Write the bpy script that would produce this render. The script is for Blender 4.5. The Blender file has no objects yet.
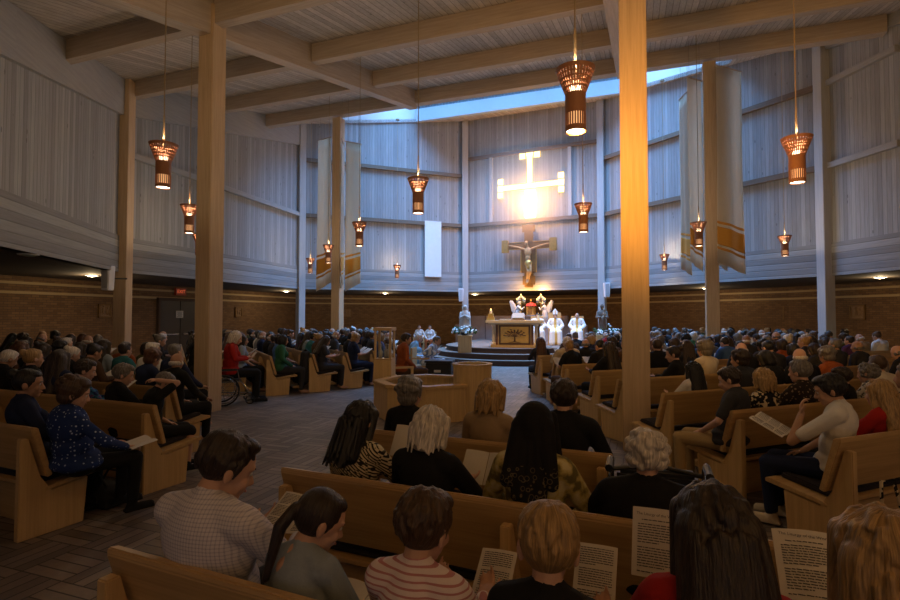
import bpy, bmesh, math, random
import numpy as np
from mathutils import Vector, Matrix
SC = bpy.context.scene
COL = SC.collection
RND = random.Random(11)
PI = math.pi
def rad(d): return math.radians(d)

# ------------------------------------------------------------------ camera, world, light, exposure
CAMZ = 1.75; FPX = 520.0; HORIZON = 316.0
cam_data = bpy.data.cameras.new('camera'); cam = bpy.data.objects.new('camera', cam_data); COL.objects.link(cam)
cam_data.sensor_width = 36; cam_data.lens = 36 * FPX / 900
cam.location = (0, 0, CAMZ); cam.rotation_euler = (rad(90 + 1.76), 0, 0)
cam_data.clip_end = 200; cam_data.clip_start = 0.05
SC.camera = cam
SC.view_settings.view_transform = 'Standard'; SC.view_settings.look = 'None'
SC.view_settings.gamma = 1; SC.view_settings.exposure = 0.0; SC.view_settings.use_curve_mapping = False
SC.cycles.use_denoising = True
SC.cycles.max_bounces = 8
wd = bpy.data.worlds.new('world'); SC.world = wd; wd.use_nodes = True
bgn = wd.node_tree.nodes['Background']
bgn.inputs[0].default_value = (0.66, 0.76, 1.0, 1); bgn.inputs[1].default_value = 0.12

# building axis: Q is the middle of the pillar pair, U runs to the altar, V across
AX = rad(20)
EU = Vector((math.sin(AX), math.cos(AX), 0)); EV = Vector((math.cos(AX), -math.sin(AX), 0))
Q = Vector((-1.2, 8.3, 0))
def uv(u, v, z=0): 
    p = Q + EU * u + EV * v
    return Vector((p.x, p.y, z))
def to_uv(x, y):
    d = Vector((x, y, 0)) - Q
    return d.dot(EU), d.dot(EV)
def ceil_u(u): return 7.6 + 0.23 * u
def ceil_xy(x, y): return ceil_u(to_uv(x, y)[0])

def light(name, kind, loc, power, color, **kw):
    l = bpy.data.lights.new(name, kind); l.energy = power; l.color = color
    for k, v in kw.items(): setattr(l, k, v)
    o = bpy.data.objects.new(name, l); COL.objects.link(o); o.location = loc
    return o
# daylight over the skylight
sky = light('skylight_daylight', 'AREA', uv(12.8, -0.8, ceil_u(12.8) + 2.3), 2800, (0.17, 0.46, 1.0), shape='RECTANGLE', size=13.0, size_y=4.6, spread=rad(104))
sky.rotation_euler = (0, 0, -AX)
# low sun coming through the cross window
sunspot = light('low_sun_in_window', 'POINT', (3.5, 23.55, 7.05), 430, (1.0, 0.43, 0.05), shadow_soft_size=0.25)
# added warm fill lamp behind the camera, no real source there
warm_fill = light('added_warm_fill', 'AREA', (3.0, -4.5, 3.0), 340, (1.0, 0.60, 0.25), shape='RECTANGLE', size=10.0, size_y=3.0, spread=rad(130))
warm_fill.rotation_euler = (rad(138), 0, rad(2))
# added warm spot at the roof beam, no fixture, to brighten the altar
spa = light('added_altar_spot', 'SPOT', uv(9.0, -1.0, 9.0), 3200, (1.0, 0.62, 0.26), spot_size=rad(40), spot_blend=.9, shadow_soft_size=.15)
spa.rotation_euler = (Vector((2.9, 20.9, 1.3)) - spa.location).to_track_quat('-Z', 'Y').to_euler()

# ------------------------------------------------------------------ mesh helpers
class MB:
    def __init__(s): s.v = []; s.f = []
    def add(s, vs, fs):
        n = len(s.v); s.v += [tuple(p) for p in vs]; s.f += [tuple(n + i for i in f) for f in fs]; return s
    def box(s, c, d, m=None):
        x, y, z = d[0] / 2, d[1] / 2, d[2] / 2
        vs = [Vector((a * x, b * y, e * z)) for a in (-1, 1) for b in (-1, 1) for e in (-1, 1)]
        if m is not None: vs = [m @ p for p in vs]
        vs = [p + Vector(c) for p in vs]
        return s.add(vs, [(0, 1, 3, 2), (4, 6, 7, 5), (0, 4, 5, 1), (2, 3, 7, 6), (0, 2, 6, 4), (1, 5, 7, 3)])
    def bar(s, a, b, w, h):                       # box from a to b, w across (level), h tall
        a, b = Vector(a), Vector(b); d = (b - a); L = d.length; d.normalize()
        up = Vector((0, 0, 1))
        if abs(d.z) > .98: up = Vector((0, 1, 0))
        r = d.cross(up).normalized(); t = r.cross(d)
        m = Matrix((r, d, t)).transposed()
        return s.box((a + b) / 2, (w, L, h), m)
    def prism(s, poly, t0, t1, f):                # poly in 2-D, extruded t0..t1; f(a,b,t)->point
        n = len(poly)
        vs = [f(a, b, t0) for a, b in poly] + [f(a, b, t1) for a, b in poly]
        fs = [tuple(range(n - 1, -1, -1)), tuple(range(n, 2 * n))] + [(i, (i + 1) % n, n + (i + 1) % n, n + i) for i in range(n)]
        return s.add(vs, fs)
    def lathe(s, prof, seg=24, c=(0, 0, 0), close=True):
        n = len(prof); vs = []; fs = []
        for k in range(seg):
            a = 2 * PI * k / seg
            for r, z in prof: vs.append((c[0] + r * math.cos(a), c[1] + r * math.sin(a), c[2] + z))
        for k in range(seg):
            k2 = (k + 1) % seg
            for i in range(n - 1): fs.append((k * n + i, k2 * n + i, k2 * n + i + 1, k * n + i + 1))
        if close:
            fs.append(tuple(k * n for k in range(seg - 1, -1, -1))); fs.append(tuple(k * n + n - 1 for k in range(seg)))
        return s.add(vs, fs)
    def tube(s, pts, r, seg=8):
        pts = [Vector(p) for p in pts]; rs = r if isinstance(r, (list, tuple)) else [r] * len(pts)
        vs = []; fs = []; up = None
        for i, p in enumerate(pts):
            d = (pts[min(i + 1, len(pts) - 1)] - pts[max(i - 1, 0)]).normalized()
            if up is None: up = Vector((0, 0, 1)) if abs(d.z) < .9 else Vector((1, 0, 0))
            a = d.cross(up).normalized(); b = a.cross(d).normalized(); up = b
            for k in range(seg):
                t = 2 * PI * k / seg; vs.append(p + (a * math.cos(t) + b * math.sin(t)) * rs[i])
        for i in range(len(pts) - 1):
            for k in range(seg):
                k2 = (k + 1) % seg
                fs.append((i * seg + k, i * seg + k2, (i + 1) * seg + k2, (i + 1) * seg + k))
        n = len(vs)
        fs.append(tuple(range(seg - 1, -1, -1))); fs.append(tuple(range(n - seg, n)))
        return s.add(vs, fs)
    def ell(s, c, r, m=None, nu=14, nv=9):
        c = Vector(c); vs = [Vector((0, 0, 1))]; fs = []
        for j in range(1, nv):
            t = PI * j / nv
            for k in range(nu):
                a = 2 * PI * k / nu; vs.append(Vector((math.sin(t) * math.cos(a), math.sin(t) * math.sin(a), math.cos(t))))
        vs.append(Vector((0, 0, -1))); L = len(vs) - 1
        for k in range(nu):
            k2 = (k + 1) % nu
            fs.append((0, 1 + k, 1 + k2)); fs.append((L, L - nu + k2, L - nu + k))
            for j in range(nv - 2): fs.append((1 + j * nu + k, 1 + (j + 1) * nu + k, 1 + (j + 1) * nu + k2, 1 + j * nu + k2))
        vs = [Vector((p.x * r[0], p.y * r[1], p.z * r[2])) for p in vs]
        if m is not None: vs = [m @ p for p in vs]
        return s.add([p + c for p in vs], fs)
    def cap(s, a, b, r0, r1, seg=10):             # round-ended tapered limb
        a, b = Vector(a), Vector(b); d = b - a; L = d.length
        d = d / L if L > 1e-6 else Vector((0, 0, 1))
        pts = []; rs = []
        for t in (1.0, .8, .5, 0): 
            pts.append(a - d * r0 * t); rs.append(r0 * math.sqrt(max(1 - t * t, .02)))
        for t in (0, .5, .8, 1.0):
            pts.append(b + d * r1 * t); rs.append(r1 * math.sqrt(max(1 - t * t, .02)))
        return s.tube(pts, rs, seg)
    def mesh(s, name, smooth=False, bevel=0):
        me = bpy.data.meshes.new(name); me.from_pydata(s.v, [], s.f)
        bm = bmesh.new(); bm.from_mesh(me)
        bmesh.ops.recalc_face_normals(bm, faces=bm.faces)
        if bevel: bmesh.ops.bevel(bm, geom=list(bm.edges), offset=bevel, segments=2, affect='EDGES', clamp_overlap=True)
        bm.to_mesh(me); bm.free()
        if smooth: me.polygons.foreach_set('use_smooth', [True] * len(me.polygons))
        return me
def obj(name, me, mt=None, parent=None, loc=None, rz=None, smooth=False, bevel=0):
    if isinstance(me, MB): me = me.mesh(name, smooth, bevel)
    o = bpy.data.objects.new(name, me); COL.objects.link(o)
    if mt is not None:
        if len(me.materials) == 0: me.materials.append(mt)
        elif me.materials[0] is not mt:
            o.material_slots[0].link = 'OBJECT'; o.material_slots[0].material = mt
    if parent is not None: o.parent = parent
    if loc is not None: o.location = loc
    if rz is not None: o.rotation_euler = (0, 0, rz)
    return o
def tag(o, label=None, cat=None, group=None, kind=None):
    if label: o['label'] = label
    if cat: o['category'] = cat
    if group: o['group'] = group
    if kind: o['kind'] = kind
    return o
def thing(name, label, cat, loc=(0, 0, 0), rz=0, group=None):
    o = bpy.data.objects.new(name, None); COL.objects.link(o); o.location = loc; o.rotation_euler = (0, 0, rz)
    o.empty_display_size = .1
    return tag(o, label, cat, group)
def struct(name, me, mt, loc=None, rz=None, parent=None, label=None, **k):
    o = obj(name, me, mt, parent, loc, rz, **k)
    if parent is None: o['kind'] = 'structure'; tag(o, label or name.replace('_', ' ') + ' of the church hall', 'structure')
    return o

# ------------------------------------------------------------------ materials
class NT:
    def __init__(s, name):
        s.m = bpy.data.materials.new(name); s.m.use_nodes = True; s.t = s.m.node_tree; s.n = s.t.nodes
        s.b = s.n['Principled BSDF']; s.tc = s.n.new('ShaderNodeTexCoord')
    def node(s, t, ins=None, **kw):
        n = s.n.new('ShaderNode' + t)
        for k, v in kw.items(): setattr(n, k, v)
        for k, v in (ins or {}).items(): s.set(n.inputs[k], v)
        return n
    def set(s, sock, v):
        if isinstance(v, bpy.types.NodeSocket): s.t.links.new(v, sock)
        else: sock.default_value = v
    def math(s, op, a, b=0.0, c=None):
        n = s.node('Math', operation=op); s.set(n.inputs[0], a); s.set(n.inputs[1], b)
        if c is not None: s.set(n.inputs[2], c)
        return n.outputs[0]
    def mapv(s, scale, src=None, rot=(0, 0, 0)):
        n = s.node('Mapping'); s.set(n.inputs['Vector'], src or s.tc.outputs['Object']); n.inputs['Scale'].default_value = scale; n.inputs['Rotation'].default_value = rot
        return n.outputs[0]
    def noise(s, vec, scale=1.0, detail=3.0, rough=.5):
        n = s.node('TexNoise', {'Vector': vec, 'Scale': scale, 'Detail': detail, 'Roughness': rough}); return n.outputs[0]
    def ramp(s, f, stops):
        n = s.node('ValToRGB', {'Fac': f}); e = n.color_ramp.elements
        while len(e) < len(stops): e.new(.5)
        for el, (p, c) in zip(e, stops): el.position = p; el.color = (*c, 1)
        return n.outputs[0]
    def mix(s, f, a, b, blend='MIX'):
        n = s.node('Mix', data_type='RGBA', blend_type=blend); s.set(n.inputs[0], f)
        for i, x in ((6, a), (7, b)): s.set(n.inputs[i], x if isinstance(x, bpy.types.NodeSocket) else (*x, 1))
        return n.outputs[2]
    def bump(s, h, strength=.3, dist=.01):
        n = s.node('Bump', {'Height': h, 'Strength': strength, 'Distance': dist}); s.set(s.b.inputs['Normal'], n.outputs[0])
    def xyz(s, v=None):
        n = s.node('SeparateXYZ'); s.set(n.inputs[0], v or s.tc.outputs['Object']); return n.outputs
    def done(s, col, rough=.6, metal=0, spec=None):
        s.set(s.b.inputs['Base Color'], col if isinstance(col, bpy.types.NodeSocket) else (*col, 1))
        s.set(s.b.inputs['Roughness'], rough); s.b.inputs['Metallic'].default_value = metal
        if spec is not None: s.b.inputs['Specular IOR Level'].default_value = spec
        return s.m
def sc_(c, k): return tuple(min(1, x * k) for x in c)
_cache = {}
def plain(name, c, rough=.6, var=.25, scale=14, bump=0, metal=0, spec=None):
    key = (name,)
    if key in _cache: return _cache[key]
    s = NT(name); n = s.noise(s.mapv((1, 1, 1)), scale, 4)
    col = s.mix(n, sc_(c, 1 - var), sc_(c, 1 + var))
    if bump: s.bump(n, bump, .02)
    _cache[key] = s.done(col, rough, metal, spec); return _cache[key]
def wood(name, c1, c2, axis=0, rough=.45, board=0, baxis=0, groove=.5, knots=False, dens=1.0, spec=.3):
    s = NT(name); st = [14 * dens] * 3; st[axis] = .8
    g = s.noise(s.mapv(st), 1.6, 5, .6)
    fine = [90 * dens] * 3; fine[axis] = 2.5
    g2 = s.noise(s.mapv(fine), 1.0, 2)
    f = s.math('ADD', s.math('MULTIPLY', g, .75), s.math('MULTIPLY', g2, .35))
    col = s.ramp(f, [(.32, c2), (.72, c1)])
    if board:
        x = s.xyz()[baxis]; q = s.math('DIVIDE', x, board); fl = s.math('FLOOR', q); fr = s.math('FRACT', q)
        wn = s.node('TexWhiteNoise', {'W': fl}, noise_dimensions='1D').outputs[0]
        k = s.math('ADD', s.math('MULTIPLY', wn, .34), .82)
        comb = s.node('CombineXYZ'); [s.set(comb.inputs[i], k) for i in range(3)]
        col = s.mix(1.0, col, comb.outputs[0], 'MULTIPLY')
        d = s.math('MINIMUM', fr, s.math('SUBTRACT', 1.0, fr))
        line = s.math('LESS_THAN', d, .055)
        col = s.mix(s.math('MULTIPLY', line, groove), col, sc_(c2, .3))
        hgt = s.math('MINIMUM', s.math('MULTIPLY', d, 9.0), 1.0)
        s.bump(hgt, .5, .012)
    else: s.bump(g2, .06, .004)
    if knots:
        kv = [5.0] * 3; kv[axis] = 1.6
        v = s.node('TexVoronoi', {'Vector': s.mapv(kv), 'Scale': 1.0}).outputs[0]
        col = s.mix(s.math('MULTIPLY', s.math('LESS_THAN', v, .085), .55), col, sc_(c2, .25))
    return s.done(col, rough, 0, spec)
def emit(name, c, k):
    s = NT(name); s.b.inputs['Emission Color'].default_value = (*c, 1); s.b.inputs['Emission Strength'].default_value = k
    n = s.noise(s.mapv((1, 1, 1)), 5)
    return s.done(s.mix(n, sc_(c, .9), c), .5)

W_WALL = wood('whitewashed_boards', (.36, .365, .37), (.255, .255, .255), axis=2, board=.13, baxis=0, knots=True, groove=.38, rough=.75)
W_BAND = wood('whitewashed_level_boards', (.33, .335, .34), (.25, .25, .25), axis=0, board=.19, baxis=2, groove=.3, rough=.75)
W_TRIM = wood('whitewashed_trim', (.37, .365, .36), (.29, .285, .28), axis=0, rough=.7)
W_CEIL = wood('ceiling_decking', (.56, .49, .42), (.38, .325, .27), axis=1, board=.14, baxis=0, knots=True, groove=.6, rough=.75)
W_BEAM = wood('glulam_beam', (.50, .41, .325), (.36, .285, .22), axis=0, rough=.6)
W_POST = wood('glulam_pillar', (.60, .44, .28), (.45, .315, .19), axis=2, rough=.55)
W_RAIL_SHADE = wood('shaded_rail', (.20, .15, .11), (.14, .10, .07), axis=0, rough=.7)  # trim wood darkened: shade on the back-wall rails put into the colour
W_PALE = wood('pale_post_wood', (.47, .47, .47), (.37, .37, .37), axis=2, rough=.7)
W_OAK = wood('pew_oak', (.60, .40, .18), (.42, .26, .11), axis=0, rough=.38, spec=.4)
W_OAKV = wood('pew_oak_upright', (.66, .45, .21), (.48, .305, .13), axis=2, rough=.4, spec=.4)
W_OAKY = wood('pew_oak_cross', (.64, .44, .2), (.47, .29, .125), axis=1, rough=.4, spec=.4)
CUSHION = plain('seat_cushion_cloth', (.022, .017, .02), .9, .4, 60, .15)
DARK = plain('dark_metal', (.02, .02, .022), .4, .2, 10)
BLACKP = plain('black_plastic', (.012, .012, .013), .45, .2, 10)
CHROME = plain('brushed_steel', (.5, .5, .52), .25, .1, 20, 0, 1)
WHITE = plain('white_paint', (.78, .80, .82), .6, .05, 6)
PAPER = plain('white_paper', (.66, .62, .56), .8, .06, 9)
INK = plain('printing_ink', (.03, .03, .032), .7, .1, 9)
GOLD = plain('antique_gold', (.62, .40, .12), .35, .25, 9, .1, .7)
GILT = plain('gilt_wood', (.22, .12, .035), .45, .3, 9, .15, .2)
STONE = plain('pinkish_stone', (.34, .27, .25), .8, .18, 5, .15)
MARBLE = plain('cream_marble', (.66, .52, .34), .4, .2, 4)
PLASTER = plain('white_plaster', (.52, .50, .47), .7, .12, 8)
FLOWERW = plain('white_petals', (.78, .76, .70), .7, .15, 20)
LEAFG = plain('green_leaves', (.05, .10, .035), .6, .4, 20)
SKINS = [plain('skin_fair', (.56, .33, .23), .55, .1, 10, 0, 0, .35), plain('skin_tan', (.42, .24, .155), .55, .1, 10, 0, 0, .35), plain('skin_brown', (.27, .145, .09), .55, .1, 10, 0, 0, .35)]

def floor_mat():
    s = NT('brick_paver_floor'); ob = s.tc.outputs['Object']
    a = s.node('TexBrick', {'Vector': ob, 'Scale': 1.0, 'Mortar Size': .006, 'Brick Width': .40, 'Row Height': .1, 'Color1': (.26, .215, .185, 1), 'Color2': (.14, .112, .095, 1), 'Mortar': (.045, .037, .033, 1)}); a.offset = 0
    b = s.node('TexBrick', {'Vector': s.mapv((1, 1, 1), ob, (0, 0, PI / 2)), 'Scale': 1.0, 'Mortar Size': .006, 'Brick Width': .40, 'Row Height': .1, 'Color1': (.25, .21, .185, 1), 'Color2': (.135, .108, .095, 1), 'Mortar': (.045, .037, .033, 1)}); b.offset = 0
    c = s.node('TexChecker', {'Vector': ob, 'Scale': 2.5})
    col = s.mix(c.outputs['Fac'], a.outputs['Color'], b.outputs['Color'])
    n = s.noise(s.mapv((1, 1, 1)), 1.3, 4); n2 = s.noise(s.mapv((1, 1, 1)), 22, 3)
    k = s.ramp(s.math('ADD', s.math('MULTIPLY', n, .6), s.math('MULTIPLY', n2, .4)), [(.3, (.6, .6, .6)), (.7, (1.25, 1.2, 1.15))])
    col = s.mix(1.0, col, k, 'MULTIPLY')
    s.bump(s.math('ADD', n2, s.math('MULTIPLY', a.outputs['Fac'], -.6)), .15, .006)
    return s.done(col, s.math('ADD', s.math('MULTIPLY', n2, .3), .38), 0, .4)
FLOORM = floor_mat()
def brick_mat():
    s = NT('brown_brick'); x, y, z = s.xyz()
    cv = s.node('CombineXYZ', {'X': x, 'Y': z}).outputs[0]
    b = s.node('TexBrick', {'Vector': cv, 'Scale': 1.0, 'Mortar Size': .008, 'Brick Width': .22, 'Row Height': .075, 'Color1': (.26, .145, .065, 1), "Color2": (.17, .09, .04, 1), 'Mortar': (.11, .075, .05, 1)})
    st = s.math('ADD', s.math('COMPARE', z, 2.75, .04), s.math('COMPARE', z, 2.46, .04))
    col = s.mix(s.math('MINIMUM', st, 1.0), b.outputs['Color'], (.52, .38, .20))
    s.bump(b.outputs['Fac'], -.3, .006)
    return s.done(col, .85)
BRICK = brick_mat()
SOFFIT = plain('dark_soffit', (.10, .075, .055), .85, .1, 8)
CARPET = plain('brown_carpet', (.17, .115, .085), .95, .2, 60)
RISER = plain('dark_riser', (.085, .05, .035), .8, .2, 20)

# ------------------------------------------------------------------ room shell
CLER = [(-4.4, -4.8), (-7.8, 9.04), (-9.06, 14.2), (-6.7, 23.1), (.75, 26.0), (6.8, 23.1), (11.4, 15.6), (11.75, 13.4), (12.6, -4.8)]
CN = ['upper_near_left', 'upper_left', 'upper_far_left', 'upper_back_left', 'upper_back', 'upper_back_right', 'upper_right', 'upper_near_right']
SOF = 2.95
def wall_seg(name, p, q, z0, z1f, mt, t=.16, band=None, label=None):
    p = Vector((p[0], p[1], 0)); q = Vector((q[0], q[1], 0)); L = (q - p).length; a = math.atan2((q - p).y, (q - p).x)
    m = MB(); m.prism([(0, z0), (L, z0), (L, z1f(q)), (0, z1f(p))], 0, t, lambda x, z, y: Vector((x, y, z)))
    return struct('wall_' + name, m, mt, p, a, label=label), L, a, p
fl = MB(); fl.prism([(-28, -22), (28, -22), (28, 34), (-28, 34)], -.2, 0, lambda a, b, t: Vector((a, b, t)))
struct('floor', fl, FLOORM, (0, 0, 0), -AX, label='brown brick-pattern paved floor of the nave')
rail_n = 0
for i in range(len(CLER) - 1):
    p, q = CLER[i], CLER[i + 1]
    w, L, a, pp = wall_seg(CN[i], p, q, SOF + .95, lambda v: ceil_xy(v.x, v.y) + .05, W_WALL, label='whitewashed vertical board wall, ' + CN[i].replace('_', ' '))
    b = MB(); b.prism([(0, SOF), (L, SOF), (L, SOF + .98), (0, SOF + .98)], -.05, .16, lambda x, z, y: Vector((x, y, z)))
    struct('wall_band_' + CN[i], b, W_BAND, pp, a, label='level board band under the wall, ' + CN[i].replace('_', ' '))
    for z in (6.25, 8.75):
        if i in (1,) or (i == 4 and z > 7) or z + .5 > min(ceil_xy(*p), ceil_xy(*q)): 
            if i == 4 or not (i == 6 and z < 7): continue
        r = MB(); r.box((L / 2, -.07, z), (L, .14, .17)); rail_n += 1
        struct('trim_%d' % rail_n, r, W_TRIM if i not in (3, 4, 5) else W_RAIL_SHADE, pp, a, label='%s ledge rail' % ('whitewashed' if i not in (3, 4, 5) else 'brown') + ' on the wall, ' + CN[i].replace('_', ' '))
    fd = .98 if i < 4 else .36; r = MB(); r.prism([(0, ceil_xy(*p) - fd), (L, ceil_xy(*q) - fd), (L, ceil_xy(*q)), (0, ceil_xy(*p))], -.12, 0, lambda x, z, y: Vector((x, y, z))); rail_n += 1
    if i in (0, 1, 2, 6, 7): struct('trim_%d' % rail_n, r, W_TRIM, pp, a, label='sloped fascia beam along the wall top, ' + CN[i].replace('_', ' '))
BR = [(-18.2, -.5), (-13.1, 15.1), (-8.6, 28.9), (.5, 32.0), (8.5, 29.0), (14.0, 21.5), (16.5, 14.0), (17.5, -2)]
BN = ['near_left', 'left', 'back_left', 'back', 'back_right', 'right', 'near_right']
brick_walls = {}
for i in range(len(BR) - 1):
    w, L, a, pp = wall_seg(BN[i], BR[i], BR[i + 1], 0, lambda v: SOF + .05, BRICK, label='brown brick wall with two pale courses, ' + BN[i].replace('_', ' '))
    brick_walls[BN[i]] = (pp, L, a)
    s = MB(); s.box((L / 2, -.03, .06), (L, .05, .12)); struct('baseboard_' + BN[i], s, RISER, pp, a, label='dark baseboard of the brick wall, ' + BN[i].replace('_', ' '))
# soffit ring between the board walls and the brick walls
sf = MB()
ring_in = CLER; ring_out = [(-18.2, -4.8), (-16, 6), (-13.1, 15.1), (-8.6, 28.9), (.5, 32.0), (8.5, 29.0), (14, 21.5), (16.5, 14), (17.5, -4.8)]
for i in range(len(CLER) - 1):
    quad = [ring_in[i], ring_in[i + 1], ring_out[i + 1], ring_out[i]]
    sf.prism(quad, SOF, SOF + .1, lambda a, b, t: Vector((a, b, t)))
struct('ceiling_soffit', sf, SOFFIT, label='low dark soffit over the side aisles')
# sloped plank ceiling with the skylight hole, in (v,u) frame
def cpt(v, u, t): return Vector((v, u, ceil_u(u) + t))
cm = MB()
HOLE = [(-8.2, 9.9), (-8.8, 13.2), (-6.1, 15.6), (3.5, 15.6), (7.0, 12.6), (7.0, 9.9)]
for poly in ([(-16, -16), (16, -16), (16, 9.9), (-16, 9.9)], [(-16, 15.6), (16, 15.6), (16, 19), (-16, 19)],
             [(-16, 9.9), (-8.2, 9.9), (-8.8, 13.2), (-6.1, 15.6), (-16, 15.6)], [(7, 9.9), (16, 9.9), (16, 15.6), (3.5, 15.6), (7, 12.6)]):
    cm.prism(poly, 0, .15, lambda a, b, t: cpt(a, b, t))
struct('ceiling', cm, W_CEIL, Q, -AX, label='sloped plank ceiling rising towards the altar')
# skylight: curb, ribbed white back face, white beam, glass
wroot = thing('window_1', 'white framed skylight in the roof over the altar', 'window', Q, -AX); wroot['kind'] = 'structure'
cb = MB()
for i in range(len(HOLE)):
    (v0, u0), (v1, u1) = HOLE[i], HOLE[(i + 1) % len(HOLE)]
    cb.add([(v0, u0, ceil_u(u0)), (v1, u1, ceil_u(u1)), (v1, u1, ceil_u(u1) + 1.3), (v0, u0, ceil_u(u0) + 1.3)], [(0, 1, 2, 3)])
obj('curb', cb, WHITE, wroot)
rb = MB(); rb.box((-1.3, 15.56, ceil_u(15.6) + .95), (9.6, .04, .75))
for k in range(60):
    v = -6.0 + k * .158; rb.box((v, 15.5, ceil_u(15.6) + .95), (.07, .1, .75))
obj('ribbed_panel', rb, plain('glare_toned_ribbing', (.17, .19, .20), .6, .1, 4), wroot)  # pale ribbing darkened in colour to hold down the skylight glare
wb = MB(); wb.box((-1.3, 15.42, ceil_u(15.6) + .22), (9.5, .22, .60)); obj('white_beam', wb, plain('skylight_beam_paint', (.45, .48, .5), .6, .05, 6), wroot)
mu = MB()
for v in (-5.5, -2.75, 0, 2.75, 5.5): mu.bar((v, 9.9, ceil_u(9.9) + 1.25), (v, 15.6, ceil_u(15.6) + 1.25), .06, .1)
obj('glazing_bar', mu, WHITE, wroot)
gs = NT('skylight_glass'); tr = gs.node('BsdfTransparent'); gl = gs.node('BsdfGlossy', {'Roughness': .05}); mx = gs.node('MixShader', {0: .06})
gs.t.links.new(tr.outputs[0], mx.inputs[1]); gs.t.links.new(gl.outputs[0], mx.inputs[2]); gs.t.links.new(mx.outputs[0], gs.n['Material Output'].inputs[0])
GLASS = gs.m
gg = MB(); gg.prism(HOLE, 1.3, 1.31, lambda a, b, t: cpt(a, b, t)); obj('glass_pane', gg, GLASS, wroot)

def beam(name, a, b, w, h, label, mt=W_BEAM):
    a, b = Vector(a), Vector(b); d = b - a; L = d.length
    o = struct(name, MB().box((L / 2, 0, -h / 2), (L, w, h)), mt, a, label=label)
    o.rotation_euler = (0, -math.asin(d.z / L), math.atan2(d.y, d.x)); return o
ordw = ['first', 'second', 'third', 'fourth', 'fifth', 'sixth', 'seventh', 'eighth', 'ninth', 'tenth', 'eleventh', 'twelfth', 'thirteenth', 'fourteenth', 'fifteenth', 'sixteenth', 'seventeenth', 'eighteenth', 'nineteenth', 'twentieth']
for n, u in enumerate((-6.1, -3.05, 0.1, 3.15, 6.2)):
    for k, (v0, v1) in enumerate(((-10.5, -3.72), (-3.38, 3.38), (3.72, 11.5))):
        if u < 0 and k == 2: v1 = 11
        z = ceil_u(u) + .02
        lim = {-6.1: 8, -3.05: 8.2, .1: 8.6, 3.15: 10.5, 6.2: 10.5}[u] if k == 0 else None
        beam('beam', uv(u, max(v0, -lim) if lim else v0, z), uv(u, v1, z), .2, .48, 'level roof purlin, %s from the entrance, %s' % (ordw[n], ('over the left pews', 'between the two girders', 'over the right pews')[k]))
for k, v in enumerate((-3.55, 3.55)):
    beam('beam', uv(-10, v, ceil_u(-10)), uv(9.3, v, ceil_u(9.3)), .3, .62, 'sloped roof girder running to the skylight over the %s front pillar' % ('left', 'right')[k])
beam('beam', uv(9.4, -10.6, ceil_u(9.4) + .05), uv(9.4, 10.2, ceil_u(9.4) + .05), .3, .55, 'long roof beam along the near edge of the skylight')
# added haze sphere imitating the glare bloom at the cross window
hz = NT('glare_haze'); hz.n.remove(hz.b)
hv = hz.node('VolumeScatter', {'Color': (1, .93, .8, 1), 'Anisotropy': .25})
ln = hz.node('VectorMath', operation='LENGTH'); hz.set(ln.inputs[0], hz.tc.outputs['Object'])
fall = hz.math('POWER', hz.math('MAXIMUM', hz.math('SUBTRACT', 1.0, hz.math('DIVIDE', ln.outputs['Value'], 3.6)), 0.0), 2.0)
hz.set(hv.inputs['Density'], hz.math('MULTIPLY', fall, .34)); hz.t.links.new(hv.outputs[0], hz.n['Material Output'].inputs['Volume'])
ho = obj('haze', MB().ell((0, 0, 0), (3.6, 3.6, 3.6), None, 24, 14), hz.m, None, (3.5, 23.55, 7.05)); tag(ho, 'added haze imitating sun glare around the glowing cross window', 'haze', None, 'stuff')
# pillars
def pillar(u, v, w, z1, label, mt=W_POST):
    m = MB(); m.box((0, 0, z1 / 2), (w, w, z1)); o = struct('pillar', m, mt, uv(u, v), -AX, label=label, bevel=.012); return o
pillar(.13, -3.52, .34, ceil_u(.1) - .1, 'tan square timber pillar by the red-jacketed wheelchair user')
pillar(-.07, 3.92, .34, ceil_u(-.1) - .1, "tan square timber pillar behind the curly white-haired woman")
pillar(9.3, -6.55, .34, ceil_u(9.3) - .6, 'timber pillar between the two cream banners by the back wall')
pillar(9.3, 5.95, .34, ceil_u(9.3) - .6, 'timber pillar amid the cream banners of the right block')
for n, (x, y) in enumerate(CLER[2:7]):
    z1 = ceil_xy(x, y)
    c = Vector((1.2, 14, 0)) - Vector((x, y, 0)); c.normalize(); p = Vector((x, y, 0)) + c * .12
    m = MB(); m.box((0, 0, z1 / 2), (.30, .34, z1))
    struct('pillar', m, W_PALE if n != 0 else W_POST, p, math.atan2(c.y, c.x) + PI / 2, label='pale wall post at the %s bend of the board wall from the left' % ordw[n], bevel=.01)
# thin battens beside the cross
for px in (492, 571):
    r = (px - 450) / FPX; p0 = Vector((.75, 26)); d0 = Vector((6.05, -2.9)); t = (r * p0.y - p0.x) / (d0.x - r * d0.y); p = p0 + d0 * t
    m = MB(); m.box((0, -.05, (6.25 + 9.6) / 2), (.16, .12, 9.6 - 6.25)); rail_n += 1
    struct('trim_%d' % rail_n, m, W_PALE, (p.x, p.y, 0), math.atan2(-2.9, 6.05), label='upright batten beside the lit cross, %s' % ('pillar side' if px > 500 else 'statue side'))
m = MB(); m.box((0, -.06, 9.6), (6.7, .12, .16)); rail_n += 1
struct('trim_%d' % rail_n, m, W_RAIL_SHADE, (3.775, 24.55, 0), math.atan2(-2.9, 6.05), label='level ledge above the lit cross')

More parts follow.
